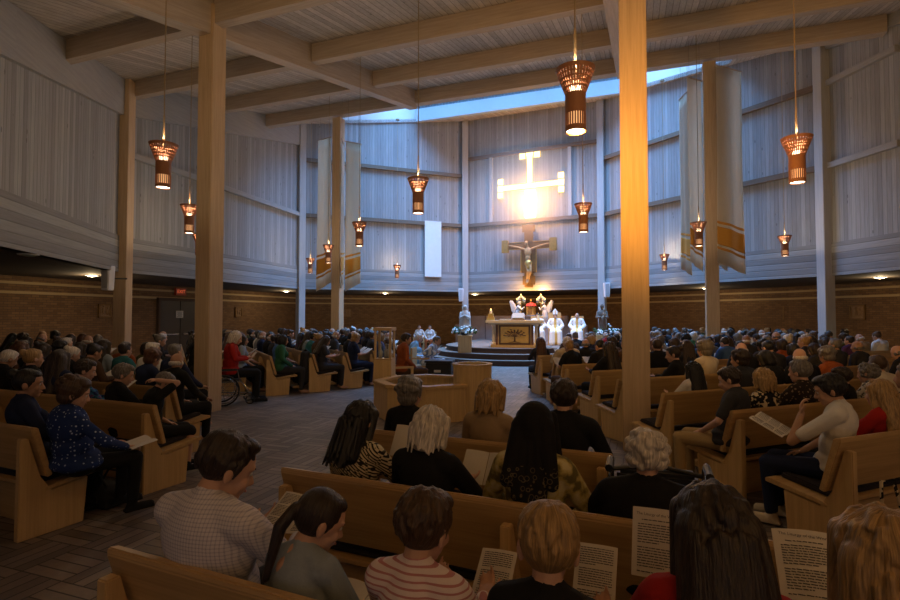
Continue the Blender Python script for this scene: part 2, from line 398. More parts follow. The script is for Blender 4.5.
# sanctuary platform
PC = Vector((2.6, 21.6, 0))
def plat(r, z0, z1, name, mt, label):
    pts = []
    for k in range(25):
        a = PI + AX * -1 + PI * k / 24
        pts.append((PC.x + r * math.cos(a), PC.y + r * math.sin(a)))
    e = EU * 7.2
    pts.append((pts[-1][0] + e.x, pts[-1][1] + e.y)); pts.append((pts[0][0] + e.x, pts[0][1] + e.y))
    m = MB(); m.prism(pts, z0, z1 - .025, lambda a, b, t: Vector((a, b, t)))
    pts2 = [(PC.x + (x - PC.x) * 1.008, PC.y + (y - PC.y) * 1.008) for x, y in pts]
    o = struct(name, m, RISER, label=label); m2 = MB(); m2.prism(pts2, z1 - .025, z1, lambda a, b, t: Vector((a, b, t))); obj('tread', m2, mt, o)
plat(3.55, 0, .19, 'floor_step', CARPET, 'lowest rounded step of the altar platform')
plat(3.15, .19, .38, 'floor_step', CARPET, 'middle rounded step of the altar platform')
plat(2.75, .38, .57, 'floor_platform', CARPET, 'carpeted top of the altar platform')

# ------------------------------------------------------------------ wall fittings
def px(x, y, d): return Vector(((x - 450) / FPX * d, d, CAMZ + (HORIZON - y) / FPX * d))
def on_wall(name, xpix):                          # point of a brick wall seen at that bearing, and local x along it
    p, L, a = brick_walls[name]; r = (xpix - 450) / FPX
    d = Vector((math.cos(a), math.sin(a), 0)); t = (r * p.y - p.x) / (d.x - r * d.y)
    return p + d * t, a
def text(body, size, mt, parent, loc, rot, name='lettering', ext=.0):
    c = bpy.data.curves.new(name, 'FONT'); c.body = body; c.size = size; c.align_x = 'CENTER'; c.align_y = 'CENTER'; c.extrude = ext
    t = bpy.data.objects.new('t', c); COL.objects.link(t); dg = bpy.context.evaluated_depsgraph_get()
    me = bpy.data.meshes.new_from_object(t.evaluated_get(dg)); bpy.data.objects.remove(t)
    me.materials.clear()
    o = obj(name, me, mt, parent, loc); o.rotation_euler = rot; return o
# exit door
p, a = on_wall('left', 179)
door = thing('door_1', 'dark double door under the exit sign in the brick wall', 'door', p, a); door['kind'] = 'structure'
DOORM = plain('dark_door_paint', (.035, .026, .022), .5, .2, 6)
obj('door_leaf', MB().box((-.5, -.05, 1.18), (.97, .05, 2.36)), DOORM, door); obj('door_leaf', MB().box((.5, -.05, 1.18), (.97, .05, 2.36)), DOORM, door)
fr = MB(); fr.box((-1.04, -.06, 1.21), (.1, .12, 2.42)); fr.box((1.04, -.06, 1.21), (.1, .12, 2.42)); fr.box((0, -.06, 2.42), (2.18, .12, .1)); obj('door_frame', fr, RISER, door)
for s in (-1, 1): obj('push_bar', MB().bar((s * .12, -.12, 1.02), (s * .85, -.12, 1.02), .04, .05), CHROME, door)
nt = thing('door_notice', 'white printed paper notice taped to the dark exit door', 'notice', p + Vector((math.sin(a), -math.cos(a), 0)) * .09 + Vector((math.cos(a), math.sin(a), 0)) * -.05 + Vector((0, 0, 1.82)), a)
obj('sheet', MB().box((0, 0, 0), (.36, .006, .28)), PAPER, nt)
pl = MB()
for r in range(5): pl.box((0, -.005, .09 - r * .045), (.26 - .05 * (r % 2), .003, .018))
obj('printed_lines', pl, INK, nt)
ex = thing('exit_sign', 'small red exit sign above the dark door', 'sign', p + Vector((math.sin(a), -math.cos(a), 0)) * .06 + Vector((0, 0, 2.74)), a)
obj('housing', MB().box((0, 0, 0), (.52, .09, .3)), plain('exit_red', (.42, .05, .02), .5, .1, 8), ex)
text('EXIT', .2, emit('exit_letter_glow', (1, .16, .06), .5), ex, (0, -.049, 0), (PI / 2, 0, 0), 'lettering')
# stations of the cross
STM = plain('carved_relief', (.30, .18, .09), .6, .5, 30, .5)
for wn, xp, z, s, lab in (('left', 104, 1.93, .42, 'framed relief plaque on the brick wall before the exit door'), ('left', 238, 1.92, .42, 'framed relief plaque on the brick wall past the tan pillar'),
                         ('back_left', 347, 1.92, .45, 'framed relief plaque on the brick wall behind the left banners'), ('right', 779, 1.88, .50, 'framed relief plaque on the brick wall left of the timber wall post'),
                         ('right', 858, 1.88, .48, 'framed relief plaque on the brick wall beyond the timber wall post')):
    p, a = on_wall(wn, xp)
    st = thing('wall_plaque', lab, 'plaque', p + Vector((math.sin(a), -math.cos(a), 0)) * .04 + Vector((0, 0, z)), a)
    fm = MB()
    for sx in (-1, 1): fm.box((sx * s / 2, 0, 0), (.05, .07, s + .05)); fm.box((0, 0, sx * s / 2), (s + .05, .07, .05))
    obj('frame', fm, GILT, st)
    rl = MB(); rl.box((0, .01, 0), (s, .03, s)); rl.ell((-.06, -.02, .02), (.05, .03, .13)); rl.ell((-.06, -.02, .17), (.035, .03, .04)); rl.ell((.09, -.02, -.03), (.05, .03, .11)); rl.ell((.09, -.02, .1), (.03, .03, .04))
    rl.bar((-.15, -.02, .12), (.16, -.02, .02), .02, .03); obj('relief', rl, STM, st)
# downlights in the soffit
DL = emit('downlight_glow', (1.0, .80, .5), 14)
for n, (x, y, on) in enumerate(((91, 275, 1), (27, 254, 0), (286, 291, 1), (385, 293, 1), (475, 294, 1), (706, 288, 1), (881, 277, 1))):
    d = (SOF - CAMZ) * FPX / (HORIZON - y); q = px(x, y, d)
    dl = thing('downlight', ['lit round downlight in the soffit above the crowd by the first wall post', 'dim round downlight in the soffit at the near left', 'lit round downlight in the soffit before the left banners', 'lit round downlight in the soffit below the white wall panel',
                             'lit round downlight in the soffit beside the white statue', 'lit round downlight in the soffit behind the banner pillar', 'lit round downlight in the soffit over the right aisle'][n], 'downlight', (q.x, q.y, SOF), 0, 'soffit downlights')
    obj('trim_ring', MB().lathe([(.10, -.02), (.17, -.02), (.18, 0), (.10, 0)], 20, close=False), WHITE, dl)
    obj('lens', MB().lathe([(.02, -.05), (.10, -.035), (.11, -.005)], 20), DL if on else plain('unlit_lens', (.35, .45, .4), .3), dl)
    if on:
        l = light('downlight_lamp', 'POINT', (0, 0, -.14), 34, (1, .74, .42), shadow_soft_size=.08); l.parent = dl
# loudspeakers on wall posts
for (x, y, d, lab) in ((107, 278, 13.6, 'white wall speaker on the first timber wall post'), (461, 295, 25.5, 'white wall speaker on the post behind the white statue'), (607, 290, 22.7, 'white wall speaker on the post beside the flowered statue')):
    q = px(x, y, d); sp = thing('wall_speaker', lab, 'speaker', q, rad(-8 if x < 200 else 0))
    m = MB(); m.prism([(-.1, -.32), (.1, -.32), (.13, .32), (-.13, .32)], -.1, .12, lambda aa, b, t: Vector((aa, t, b))); obj('cabinet', m, WHITE, sp, bevel=.015)
    obj('grille', MB().box((0, -.105, 0), (.16, .01, .54)), plain('speaker_grille', (.45, .46, .48), .7, .3, 90), sp)
    obj('bracket', MB().bar((0, .1, 0), (0 if x != 107 else .3, .32, 0), .04, .04), DARK, sp)

# ------------------------------------------------------------------ pendants
TERRA = plain('terracotta_shade', (.30, .125, .06), .6, .2, 16, .1)
PGLOW = emit('pendant_inner_glow', (1.0, .58, .26), .8); PDISC = emit('pendant_diffuser', (1.0, .82, .56), 7.5)
BULB = emit('pendant_bulb', (1.0, .8, .5), 7)
def prof_r(z): return .097 if z < .36 else .097 + (z - .36) / .24 * .09
def slat_mesh(z0, z1, n, w, t):
    m = MB()
    for k in range(n):
        a = 2 * PI * k / n; R = Matrix.Rotation(a, 3, 'Z')
        r0, r1 = prof_r(z0), prof_r(z1)
        m.add([R @ Vector(p) for p in ((r0, -w / 2, z0), (r0, w / 2, z0), (r0 - t, w / 2, z0), (r0 - t, -w / 2, z0), (r1, -w / 2 * r1 / r0, z1), (r1, w / 2 * r1 / r0, z1), (r1 - t, w / 2 * r1 / r0, z1), (r1 - t, -w / 2 * r1 / r0, z1))],
              [(0, 1, 5, 4), (2, 3, 7, 6), (1, 2, 6, 5), (3, 0, 4, 7), (0, 3, 2, 1), (4, 5, 6, 7)])
    return m.mesh('slats')
def ring(m, z0, z1, t=.008):
    m.lathe([(prof_r(z0), z0), (prof_r(z1), z1), (prof_r(z1) - t, z1), (prof_r(z0) - t, z0), (prof_r(z0), z0)], 32, close=False)
def rings(*zs):
    m = MB()
    for a, b in zs: ring(m, a, b)
    return m
sh_me = rings((.17, .36)).mesh('shade', False); br_me = rings((0, .05)).mesh('bottom_rim'); tr_me = rings((.565, .60)).mesh('top_rim')
up_me = slat_mesh(.36, .57, 34, .011, .008); lo_me = slat_mesh(.05, .17, 24, .013, .008)
hoop_me = [rings((z, z + .014)).mesh('hoop') for z in (.405, .445, .485, .525)]
lin_me = MB().lathe([(.080, .04), (.080, .20)], 24, close=False).mesh('liner', True); disc_me = MB().lathe([(.01, .012), (.085, .012), (.085, .02), (.01, .02)], 28).mesh('diffuser')
bulb_me = MB().ell((.03, 0, .40), (.028, .028, .05)).ell((-.03, .01, .40), (.028, .028, .05)).mesh('bulb', True)
PEND = [(161, 187, 'terracotta pendant lamp by the left wall, hanging closest to the camera there'), (188, 233, 'terracotta pendant lamp against the left board wall just before the tan pillar'), (198, 255, 'terracotta pendant lamp half hidden by the tan pillar'),
        (577, 130, 'large terracotta pendant lamp hanging beside the orange-lit pillar'), (418, 213, 'terracotta pendant lamp in the middle, before the white wall panel'), (800, 182, 'terracotta pendant lamp by the tall right board wall'),
        (359, 246, 'terracotta pendant lamp in front of the left banner with gold bands'), (328, 263, 'small terracotta pendant lamp in front of the outer left banner'), (310, 273, 'smallest terracotta pendant lamp at the edge of the outer left banner'),
        (397, 278, 'small terracotta pendant lamp between left banners and white wall panel'), (584, 232, 'terracotta pendant lamp to the side of the crucifix'), (700, 246, 'terracotta pendant lamp before the right banners'),
        (786, 256, 'small terracotta pendant lamp over the right crowd, below the wall ledge'), (665, 270, 'small terracotta pendant lamp between orange-lit pillar and right banners')]
for n, (x, y, lab) in enumerate(PEND):
    zb = 3.5; d = (zb - CAMZ) * FPX / (HORIZON - y); q = px(x, y, d)
    t = thing('pendant_lamp', lab, 'lamp', (q.x, q.y, zb), RND.uniform(0, 1), 'pendant lamps of the nave')
    obj('shade', sh_me, TERRA, t); obj('bottom_rim', br_me, TERRA, t); obj('top_rim', tr_me, TERRA, t); [obj('hoop', h, TERRA, t) for h in hoop_me]; obj('upper_slats', up_me, TERRA, t); obj('lower_slats', lo_me, TERRA, t)
    obj('glow_liner', lin_me, PGLOW, t); obj('diffuser', disc_me, PDISC, t); obj('bulb', bulb_me, BULB, t)
    top = ceil_xy(q.x, q.y) - zb
    obj('cord', MB().tube([(0, 0, .5), (0, 0, top)], .008, 6).tube([(0, 0, .57), (0, 0, 1.0)], .013, 6), plain('cord_brass', (.30, .22, .12), .5), t)
    obj('canopy_plate', MB().lathe([(.02, top - .03), (.09, top - .03), (.09, top + .02), (.02, top + .02)], 16), plain('cord_brass', (.30, .22, .12), .5), t)
    obj('socket_arm', MB().tube([(-.03, .01, .36), (-.03, .01, .30), (.03, 0, .30), (.03, 0, .36)], .008, 6).tube([(-.085, 0, .30), (.085, 0, .30)], .006, 6).tube([(0, 0, .30), (0, 0, .56)], .006, 6), DARK, t)
    l = light('pendant_down_light', 'SPOT', (0, 0, -.01), 22, (1.0, .70, .38), spot_size=rad(150), spot_blend=.6, shadow_soft_size=.07); l.parent = t
    if n == 3:
        l = light('added_amber_spot', 'SPOT', (0, 0, -.09), 420, (1.0, .44, .06), shadow_soft_size=.07, spot_size=rad(120), spot_blend=.9); l.parent = t  # added amber spot under the shade, aimed to tint the pillar orange
        t.rotation_euler = (0, 0, 0); l.rotation_euler = Vector((1.9, 2.3, 1.0)).to_track_quat('-Z', 'Y').to_euler()
    l = light('pendant_up_light', 'POINT', (0, 0, .66), 46, (1.0, .76, .50), shadow_soft_size=.035); l.parent = t

# ------------------------------------------------------------------ banners, wall panel
def linen(name, z0):
    s = NT(name); x, y, z = s.xyz(); w = s.noise(s.mapv((120, 120, 3)), 1, 2)
    base = s.mix(w, (.72, .64, .52), (.86, .78, .66))
    m = s.done(base, .9); t = s.node('BsdfTranslucent', {'Color': base}); x = s.node('MixShader', {0: .65})
    s.t.links.new(s.b.outputs[0], x.inputs[1]); s.t.links.new(t.outputs[0], x.inputs[2]); s.t.links.new(x.outputs[0], s.n['Material Output'].inputs[0])
    return m
LINEN = linen('cream_linen', 0); GOLDB = plain('ochre_weave', (.60, .27, .035), .85, .15, 60)
def banner(xa, da, xb, db, yt, yb, lab, grp):
    a = px(xa, 0, da); b = px(xb, 0, db); dm = (da + db) / 2
    zt = CAMZ + (HORIZON - yt) / FPX * dm; zb = CAMZ + (HORIZON - yb) / FPX * dm
    a.z = b.z = 0; e = b - a; L = e.length; ang = math.atan2(e.y, e.x)
    t = thing('banner', lab, 'banner', (a.x, a.y, zb), ang, grp); H = zt - zb
    ph = RND.uniform(0, 6)
    def cloth(f0, f1, off, th=.006, nx=14, nz=14, slant=.0):
        m = MB(); vs = []
        for s_ in (0, 1):
            for j in range(nz + 1):
                for i in range(nx + 1):
                    u = i / nx; v = f0 + (f1 - f0) * j / nz
                    zz = v * H + slant * (1 - u) * .9 * (1 if j == 0 or f0 > 0.01 else 1) * (1 - min(1, v / .5))
                    vs.append((u * L, math.sin(u * 9 + ph) * .025 * (1.2 - v * .7) + math.sin(u * 4 + v * 5 + ph) * .03 * (1 - v) + off * (-1 if s_ == 0 else 1) + (th if s_ else 0), zz))
        n = (nx + 1) * (nz + 1); fs = []
        for s_ in (0, 1):
            for j in range(nz):
                for i in range(nx):
                    q = s_ * n + j * (nx + 1) + i; f = (q, q + 1, q + nx + 2, q + nx + 1); fs.append(f if s_ == 0 else f[::-1])
        for j in range(nz):
            for i in (0, nx):
                q = j * (nx + 1) + i; fs.append((q, q + nx + 1, n + q + nx + 1, n + q))
        for i in range(nx):
            for j in (0, nz):
                q = j * (nx + 1) + i; fs.append((q, q + 1, n + q + 1, n + q))
        return m.add(vs, fs)
    sl = .35 if xa < 400 or xa > 700 else .3
    sgn = -sl if xa < 400 else sl
    obj('cloth', cloth(0, 1, 0, slant=sgn), LINEN, t, smooth=True)
    for f0, f1 in ((.075, .088), (.10, .195), (.21, .223)): obj('band', cloth(f0, f1, .004, .0, slant=sgn), GOLDB, t, smooth=True)
    obj('top_rod', MB().tube([(-.03, 0, H), (L + .03, 0, H)], .02), W_BEAM, t)
    ctop = ceil_xy(*((a + b) / 2).xy) - zb
    for u in (.15, .85): obj('hanging_wire', MB().tube([(u * L, 0, H), (u * L, 0, ctop + .1)], .004, 5), CHROME, t)
banner(317, 19.6, 330, 19.2, 137, 283, 'cream banner with ochre bands, outer one left of the left back pillar', 'hanging banners')
banner(345, 18.7, 360, 19.0, 141, 283, 'cream banner with ochre bands on the altar side of the left back pillar', 'hanging banners')
banner(340.5, 18.4, 344, 19.6, 143, 281, 'narrow edge-on cream banner touching the left back pillar', 'hanging banners')
banner(682, 16.0, 692, 15.3, 92, 277, 'cream banner farthest to the altar side of the right banner pillar', 'hanging banners')
banner(690, 14.7, 705, 14.95, 76, 272, 'cream banner partly behind a pendant lamp beside the right pillar', 'hanging banners')
banner(717, 15.8, 727, 15.2, 86, 272, 'narrow cream banner just past the right banner pillar', 'hanging banners')
banner(720, 14.4, 745, 14.8, 65, 274, 'widest cream banner, outermost of the right pillar group', 'hanging banners')
d0 = Vector((7.45, 2.9)); ang = math.atan2(2.9, 7.45)
wp = thing('wall_panel', 'plain white cloth panel hanging on the back board wall', 'wall hanging', (-.90 + .07, 25.37 - .12, 3.65), ang)
m = MB(); nx = 8
obj('cloth', MB().box((0, -.02, 1.37), (.85, .02, 2.74)), plain('pale_blue_white_cloth', (.68, .74, .80), .85, .06, 5), wp, bevel=.005)
obj('bottom_rod', MB().tube([(-.44, -.02, 0), (.44, -.02, 0)], .025), W_BEAM, wp); obj('top_rod', MB().tube([(-.44, -.02, 2.74), (.44, -.02, 2.74)], .02), W_TRIM, wp)

# ------------------------------------------------------------------ lit cross window and crucifix
WA = math.atan2(-2.9, 6.05); CC = Vector((3.82, 24.53, 0)); WN = Vector((-math.sin(-WA) * -1, 0, 0))
nrm = Vector((math.sin(WA), -math.cos(WA), 0))                       # towards the nave
cw = thing('window_2', 'glowing amber cross-shaped window high on the back wall', 'window', CC + nrm * .03 + Vector((0, 0, 0)), WA); cw['kind'] = 'structure'
CG = emit('cross_glass_glow', (1.0, .74, .26), 4.2); CG2 = emit('sunlit_glass_glow', (1.0, .80, .42), 14.0)
g = MB(); g.box((0, -.03, 7.92), (2.95, .05, .24)); obj('crossbar_glass', g, CG, cw)
g = MB(); g.box((0, -.03, 8.7), (.26, .05, 1.35)); obj('shaft_glass', g, CG, cw)
g = MB(); g.box((0, -.035, 7.06), (.5, .06, 1.3)); g2 = g; obj('sunlit_glass', g, CG2, cw, bevel=.02)
for sx in (-1, 1): obj('end_glass', MB().box((sx * 1.48, -.03, 7.92), (.24, .05, .98)), CG, cw)
obj('end_glass', MB().box((0, -.03, 9.38), (1.05, .05, .24)), CG, cw)
fm = MB()
for sx in (-1, 1):
    for z in (7.44, 7.75, 8.09, 8.40): fm.box((sx * 1.48, -.06, z), (.28, .05, .035))
for x in (-.52, -.2, .2, .52): fm.box((x, -.06, 9.38), (.035, .05, .28))
for z in (7.79, 8.05): fm.box((0, -.06, z), (2.7, .05, .03))
for x in (-.14, .14): fm.box((x, -.06, 8.7), (.03, .05, 1.3))
obj('leading', fm, GOLD, cw)
cr = thing('crucifix', 'gilded wooden crucifix with carved figure below the lit cross', 'crucifix', CC + nrm * .30 + Vector((0, 0, 3.1)), WA)
c = MB(); c.box((0, 0, 1.45), (.42, .08, 2.9)); c.box((0, 0, 1.95), (2.3, .08, .34)); c.box((0, 0, 1.25), (.74, .075, 1.15)); c.box((0, 0, .32), (.6, .075, .42)); c.box((0, 0, .08), (.4, .08, .2)); c.box((0, 0, 2.75), (.62, .09, .34))
obj('cross_board', c, GILT, cr, bevel=.012)
for sx in (-1, 1): obj('end_panel', MB().box((sx * 1.16, -.02, 1.95), (.34, .13, .60)), GOLD, cr, bevel=.02)
e = MB()
for sx in (-1, 1): e.box((sx * .37, -.045, 1.25), (.04, .04, 1.15)); e.box((sx * .62, -.045, 2.12), (.75, .04, .03)); e.box((sx * .62, -.045, 1.78), (.75, .04, .03))
obj('gold_edge', e, GOLD, cr)
obj('wall_bracket', MB().bar((0, .05, 2.2), (0, .3, 2.2), .08, .08).bar((0, .05, .6), (0, .3, .6), .08, .08), DARK, cr)

def remesh(prims, voxel, smooth=3, name='m'):
    me = prims.mesh(name); o = bpy.data.objects.new('tmp_' + name, me); COL.objects.link(o)
    r = o.modifiers.new('r', 'REMESH'); r.mode = 'VOXEL'; r.voxel_size = voxel
    if smooth:
        s = o.modifiers.new('s', 'SMOOTH'); s.factor = .5; s.iterations = smooth
    dg = bpy.context.evaluated_depsgraph_get(); dg.update()
    out = bpy.data.meshes.new_from_object(o.evaluated_get(dg)); out.name = name
    bpy.data.objects.remove(o); bpy.data.meshes.remove(me)
    out.polygons.foreach_set('use_smooth', [True] * len(out.polygons))
    return out
b = MB()   # carved corpus: arms out, head fallen to one side, knees bent together
b.ell((0, -.15, 1.62), (.17, .11, .24)); b.ell((0, -.15, 1.35), (.13, .10, .18)); b.ell((.02, -.15, 1.15), (.15, .11, .14)); b.ell((-.06, -.20, 2.03), (.085, .10, .12)); b.cap((0, -.15, 1.8), (-.04, -.17, 1.95), .06, .055)
for s in (-1, 1):
    b.cap((s * .17, -.14, 1.76), (s * .5, -.12, 1.88), .06, .045); b.cap((s * .5, -.12, 1.88), (s * .86, -.1, 1.97), .045, .03); b.ell((s * .93, -.1, 1.98), (.07, .025, .035))
    b.cap((s * .08 + .02, -.15, 1.1), (s * .07 + .10, -.27, .72), .085, .06); b.cap((s * .07 + .10, -.27, .72), (s * .03 - .02, -.14, .34), .06, .04); b.cap((s * .03 - .02, -.14, .34), (s * .03 - .02, -.2, .2), .04, .035)
obj('corpus', remesh(b, .02, 2, 'corpus'), plain('carved_ochre_figure', (.50, .30, .12), .6, .2, 15), cr)
obj('loincloth', remesh(MB().ell((.02, -.16, 1.1), (.19, .14, .15)).cap((.02, -.2, 1.05), (.05, -.25, .9), .12, .08), .02, 2, 'loincloth'), GOLD, cr)

# ------------------------------------------------------------------ altar and sanctuary furniture
PT = .57
AP = Vector((2.47, 19.7, PT))
al = thing('altar', 'cream and gold altar table with a tree relief on its front panel', 'altar', AP, -rad(12)); al.scale = (1.1, 1, 1)
m = MB(); m.box((0, 0, .97), (1.95, .95, .10)); m.box((0, 0, .90), (1.78, .82, .05)); obj('table_slab', m, MARBLE, al, bevel=.01)
m = MB(); m.box((0, 0, .44), (1.18, .62, .86)); m.box((0, 0, .05), (1.62, .76, .10)); obj('plinth', m, plain('warm_gold_stone', (.55, .36, .14), .5, .15, 6), al, bevel=.01)
for sx in (-1, 1):
    for sy in (-1, 1):
        obj('column', MB().lathe([(.085, .10), (.085, .16), (.055, .19), (.055, .78), (.085, .82), (.095, .87)], 18, (sx * .72, sy * .28, 0)), MARBLE if sx * sy > 0 else MARBLE, al, smooth=False)
    obj('dark_pilaster', MB().box((sx * .60, -.27, .48), (.07, .1, .74)), plain('dark_red_marble', (.13, .05, .03), .3, .3, 9), al)
m = MB()
for sx in (-1, 1): m.box((sx * .50, -.335, .48), (.06, .06, .72)); m.box((0, -.335, .48 + sx * .33), (1.06, .06, .06))
obj('panel_frame', m, plain('dark_frame_wood', (.09, .045, .02), .5), al)
obj('front_panel', MB().box((0, -.315, .48), (.96, .03, .62)), GOLD, al)
tr = MB(); tr.tube([(0, -.345, .22), (.01, -.345, .34), (-.01, -.345, .46)], [.035, .024, .02])
for k in range(9):
    an = rad(-78 + 19.5 * k); q = Vector((math.sin(an) * .36, -.345, .42 + abs(math.cos(an)) * .24)); tr.tube([(0, -.345, .40), (q.x * .5, -.35, .42 + (q.z - .42) * .7), q], [.016, .012, .006], 6)
    for j in range(4): tr.ell((q.x * (.55 + .15 * j), -.345, .42 + (q.z - .42) * (.6 + .13 * j) + RND.uniform(-.02, .02)), (.035, .014, .022), None, 8, 5)
for s in (-1, 1): tr.tube([(0, -.345, .23), (s * .12, -.345, .2), (s * .2, -.345, .19)], [.02, .012, .006], 6)
obj('tree_relief', tr, plain('bronze_relief', (.10, .055, .025), .5, .3, 20, 0, .4), al)
FLAME = emit('candle_flame', (1, .62, .2), 5); WAX = plain('candle_wax', (.78, .68, .5), .5)
Ra = Matrix.Rotation(-rad(12), 3, 'Z')
def on_altar(x, y): return AP + Ra @ Vector((x, y, 1.02))
# candle block on the altar corner
cd = thing('candle_stand', 'gilded square candle stand on the near corner of the altar', 'candle stand', on_altar(-.90, -.2), -rad(12))
obj('base', MB().box((0, 0, .06), (.28, .28, .12)).box((0, 0, .18), (.2, .2, .14)), GOLD, cd, bevel=.008); obj('candle', MB().lathe([(.05, .25), (.05, .36)], 14), WAX, cd); obj('flame', MB().ell((0, 0, .40), (.018, .018, .04)), FLAME, cd)
bk = thing('altar_book', 'open dark book lying flat on the altar top', 'book', on_altar(-.35, .05), -rad(12)); obj('cover', MB().box((0, 0, .01), (.5, .34, .02)), RISER, bk); obj('page_block', MB().box((-.12, 0, .03), (.23, .31, .025)), PAPER, bk); obj('page_block', MB().box((.12, 0, .03), (.23, .31, .025)), PAPER, bk)
ls = thing('book_rest', 'brown wooden missal rest standing on the altar', 'book stand', on_altar(.12, -.1), -rad(12))
m = MB(); m.prism([(-.15, 0), (.17, 0), (.17, .24), (.13, .24), (-.15, .05)], -.24, .24, lambda y, z, x: Vector((x, y, z))); obj('stand', m, plain('walnut', (.20, .10, .04), .45), ls, bevel=.008)
obj('missal', MB().box((0, -.02, .17), (.42, .3, .035), Matrix.Rotation(rad(36), 3, 'X')), plain('brown_missal', (.30, .19, .10), .6), ls)
mic = thing('altar_microphone', 'thin gooseneck microphone on the altar top', 'microphone', on_altar(-.12, .2), 0)
obj('base', MB().lathe([(.05, 0), (.05, .02)], 12), DARK, mic); obj('gooseneck', MB().tube([(0, 0, .01), (0, 0, .25), (0, -.06, .36)], .006, 6), DARK, mic)
# reredos, tabernacle, angels
rr = Matrix.Rotation(WA, 3, 'Z'); RC = Vector((3.4, 26.0, 0))
st = thing('stone_screen', 'low stepped pinkish stone screen behind the priests', 'screen', RC, WA)
obj('wall_block', MB().box((0.0, 0, .88), (5.0, .25, 1.76)), STONE, st, bevel=.01)
for s in (-1, 1): obj('wall_block', MB().box((s * 2.95, 0, .66), (.9, .25, 1.32)), STONE, st, bevel=.01)
for s in (-1, 0, 1): obj('joint_strip', MB().box((s * 1.7, -.01, .88), (.02, .27, 1.76)), RISER, st)
q = px(531, 316, 24.6)
tb = thing('tabernacle', 'golden tabernacle with red canopy on a stone pedestal between angels', 'tabernacle', (q.x, q.y, PT), WA)
obj('pedestal', MB().box((0, 0, .58), (.75, .6, 1.16)).box((0, 0, 1.19), (.9, .7, .08)), STONE, tb, bevel=.01)
obj('shrine_box', MB().box((0, 0, 1.43), (.36, .34, .40)), GOLD, tb, bevel=.01); obj('crimson_canopy', MB().lathe([(.27, 1.64), (.24, 1.72), (.12, 1.79), (.02, 1.82)], 16), plain('crimson_velvet', (.4, .03, .02), .8), tb)
obj('shrine_door', MB().box((0, -.175, 1.43), (.2, .02, .3)), GILT, tb); obj('finial', MB().bar((0, 0, 1.8), (0, 0, 2.0), .03, .03).bar((-.06, 0, 1.93), (.06, 0, 1.93), .03, .03), GOLD, tb)
for s, xp, lab in ((1, 517, 'white kneeling angel statue on the altar-book side of the tabernacle'), (-1, 546, 'white kneeling angel statue on the bishop side of the tabernacle')):
    q = px(xp, 316, 24.4)
    an = thing('angel_statue', lab, 'statue', (q.x, q.y, PT), WA)
    obj('pedestal', MB().box((0, 0, .5), (.55, .5, 1.0)), STONE, an, bevel=.01)
    b = MB(); b.cap((0, 0, 1.1), (.05 * s, 0, 1.35), .17, .14); b.ell((.08 * s, 0, 1.52), (.13, .11, .18)); b.ell((.13 * s, -.02, 1.78), (.075, .085, .095)); b.cap((.1 * s, 0, 1.6), (.13 * s, -.02, 1.72), .05, .045)
    b.cap((0, -.02, 1.05), (.22 * s, -.05, 1.1), .14, .1); b.cap((-.05 * s, 0, 1.05), (-.22 * s, 0, 1.02), .11, .06)
    for y in (-.11, .11): b.cap((.1 * s, y, 1.6), (.24 * s, y * 1.1, 1.46), .045, .035); b.cap((.24 * s, y * 1.1, 1.46), (.34 * s, 0, 1.6), .035, .025)
    obj('figure', remesh(b, .02, 2, 'angel'), PLASTER, an)
    for y in (-.06, .06):
        w = MB(); pr = [(-.02, 1.5), (-.12, 1.72), (-.28, 1.92), (-.33, 1.86), (-.27, 1.62), (-.22, 1.40), (-.15, 1.28), (-.08, 1.36)]
        w.prism([(x * s, z) for x, z in pr], y - .02, y + .02 , lambda x, z, t: Vector((x, t * (1 + abs(x) * 3), z))); obj('wing', w, PLASTER, an, bevel=.008)
# candelabra
for xp, lab in ((521, 'tall branched candelabrum with lit candles behind the altar, nearer the white statue'), (541, 'tall branched candelabrum with lit candles behind the altar, nearer the bishop')):
    q = px(xp, 316, 24.0); cn = thing('candelabrum', lab, 'candelabrum', (q.x, q.y, PT), WA)
    obj('base', MB().lathe([(.16, 0), (.14, .04), (.05, .1), (.03, .2)], 16), GOLD, cn); obj('stem', MB().tube([(0, 0, .1), (0, 0, 1.85)], .02), GOLD, cn)
    H = 1.85
    for k in range(7):
        x = (k - 3) * .062; z = H + .10 - abs(k - 3) * .05 + (.05 if k == 3 else 0)
        obj('branch', MB().tube([(0, 0, H - .05), (x * .7, 0, H - .08 + .02 * abs(k - 3)), (x, 0, z - .08), (x, 0, z)], .011, 6), GOLD, cn)
        ca = obj('candle', MB().lathe([(.016, z), (.016, z + .12)], 8), WAX, cn)
        obj('flame', MB().ell((x * 0, 0, z + .16), (.02, .02, .045)), FLAME, ca); ca.location = (x, 0, 0)
    l = light('candle_glow', 'POINT', (0, .1, H + .45), 65, (1, .52, .15), shadow_soft_size=.1); l.parent = cn
# flowers
def bouquet(loc, r, h, lab, n=46):
    t = thing('flower_arrangement', lab, 'flowers', loc)
    obj('bowl', MB().lathe([(.06, 0), (.13, .05), (.15, .14)], 16), DARK, t)
    lf = MB(); fw = MB()
    for k in range(n):
        a = RND.uniform(0, 6.28); rr_ = r * math.sqrt(RND.random()); zz = .12 + h * RND.random() * (1.1 - rr_ / r * .7)
        p = (rr_ * math.cos(a), rr_ * math.sin(a), zz); M3 = Matrix.Rotation(a, 3, 'Z') @ Matrix.Rotation(RND.uniform(.2, 1.2), 3, 'Y')
        if k % 2: lf.ell(p, (.03, .012, .09), M3, 6, 5)
        else: fw.ell(p, (.05, .05, .035), M3, 8, 5)
    obj('foliage', lf, LEAFG, t); obj('blossoms', fw, FLOWERW, t, smooth=True)
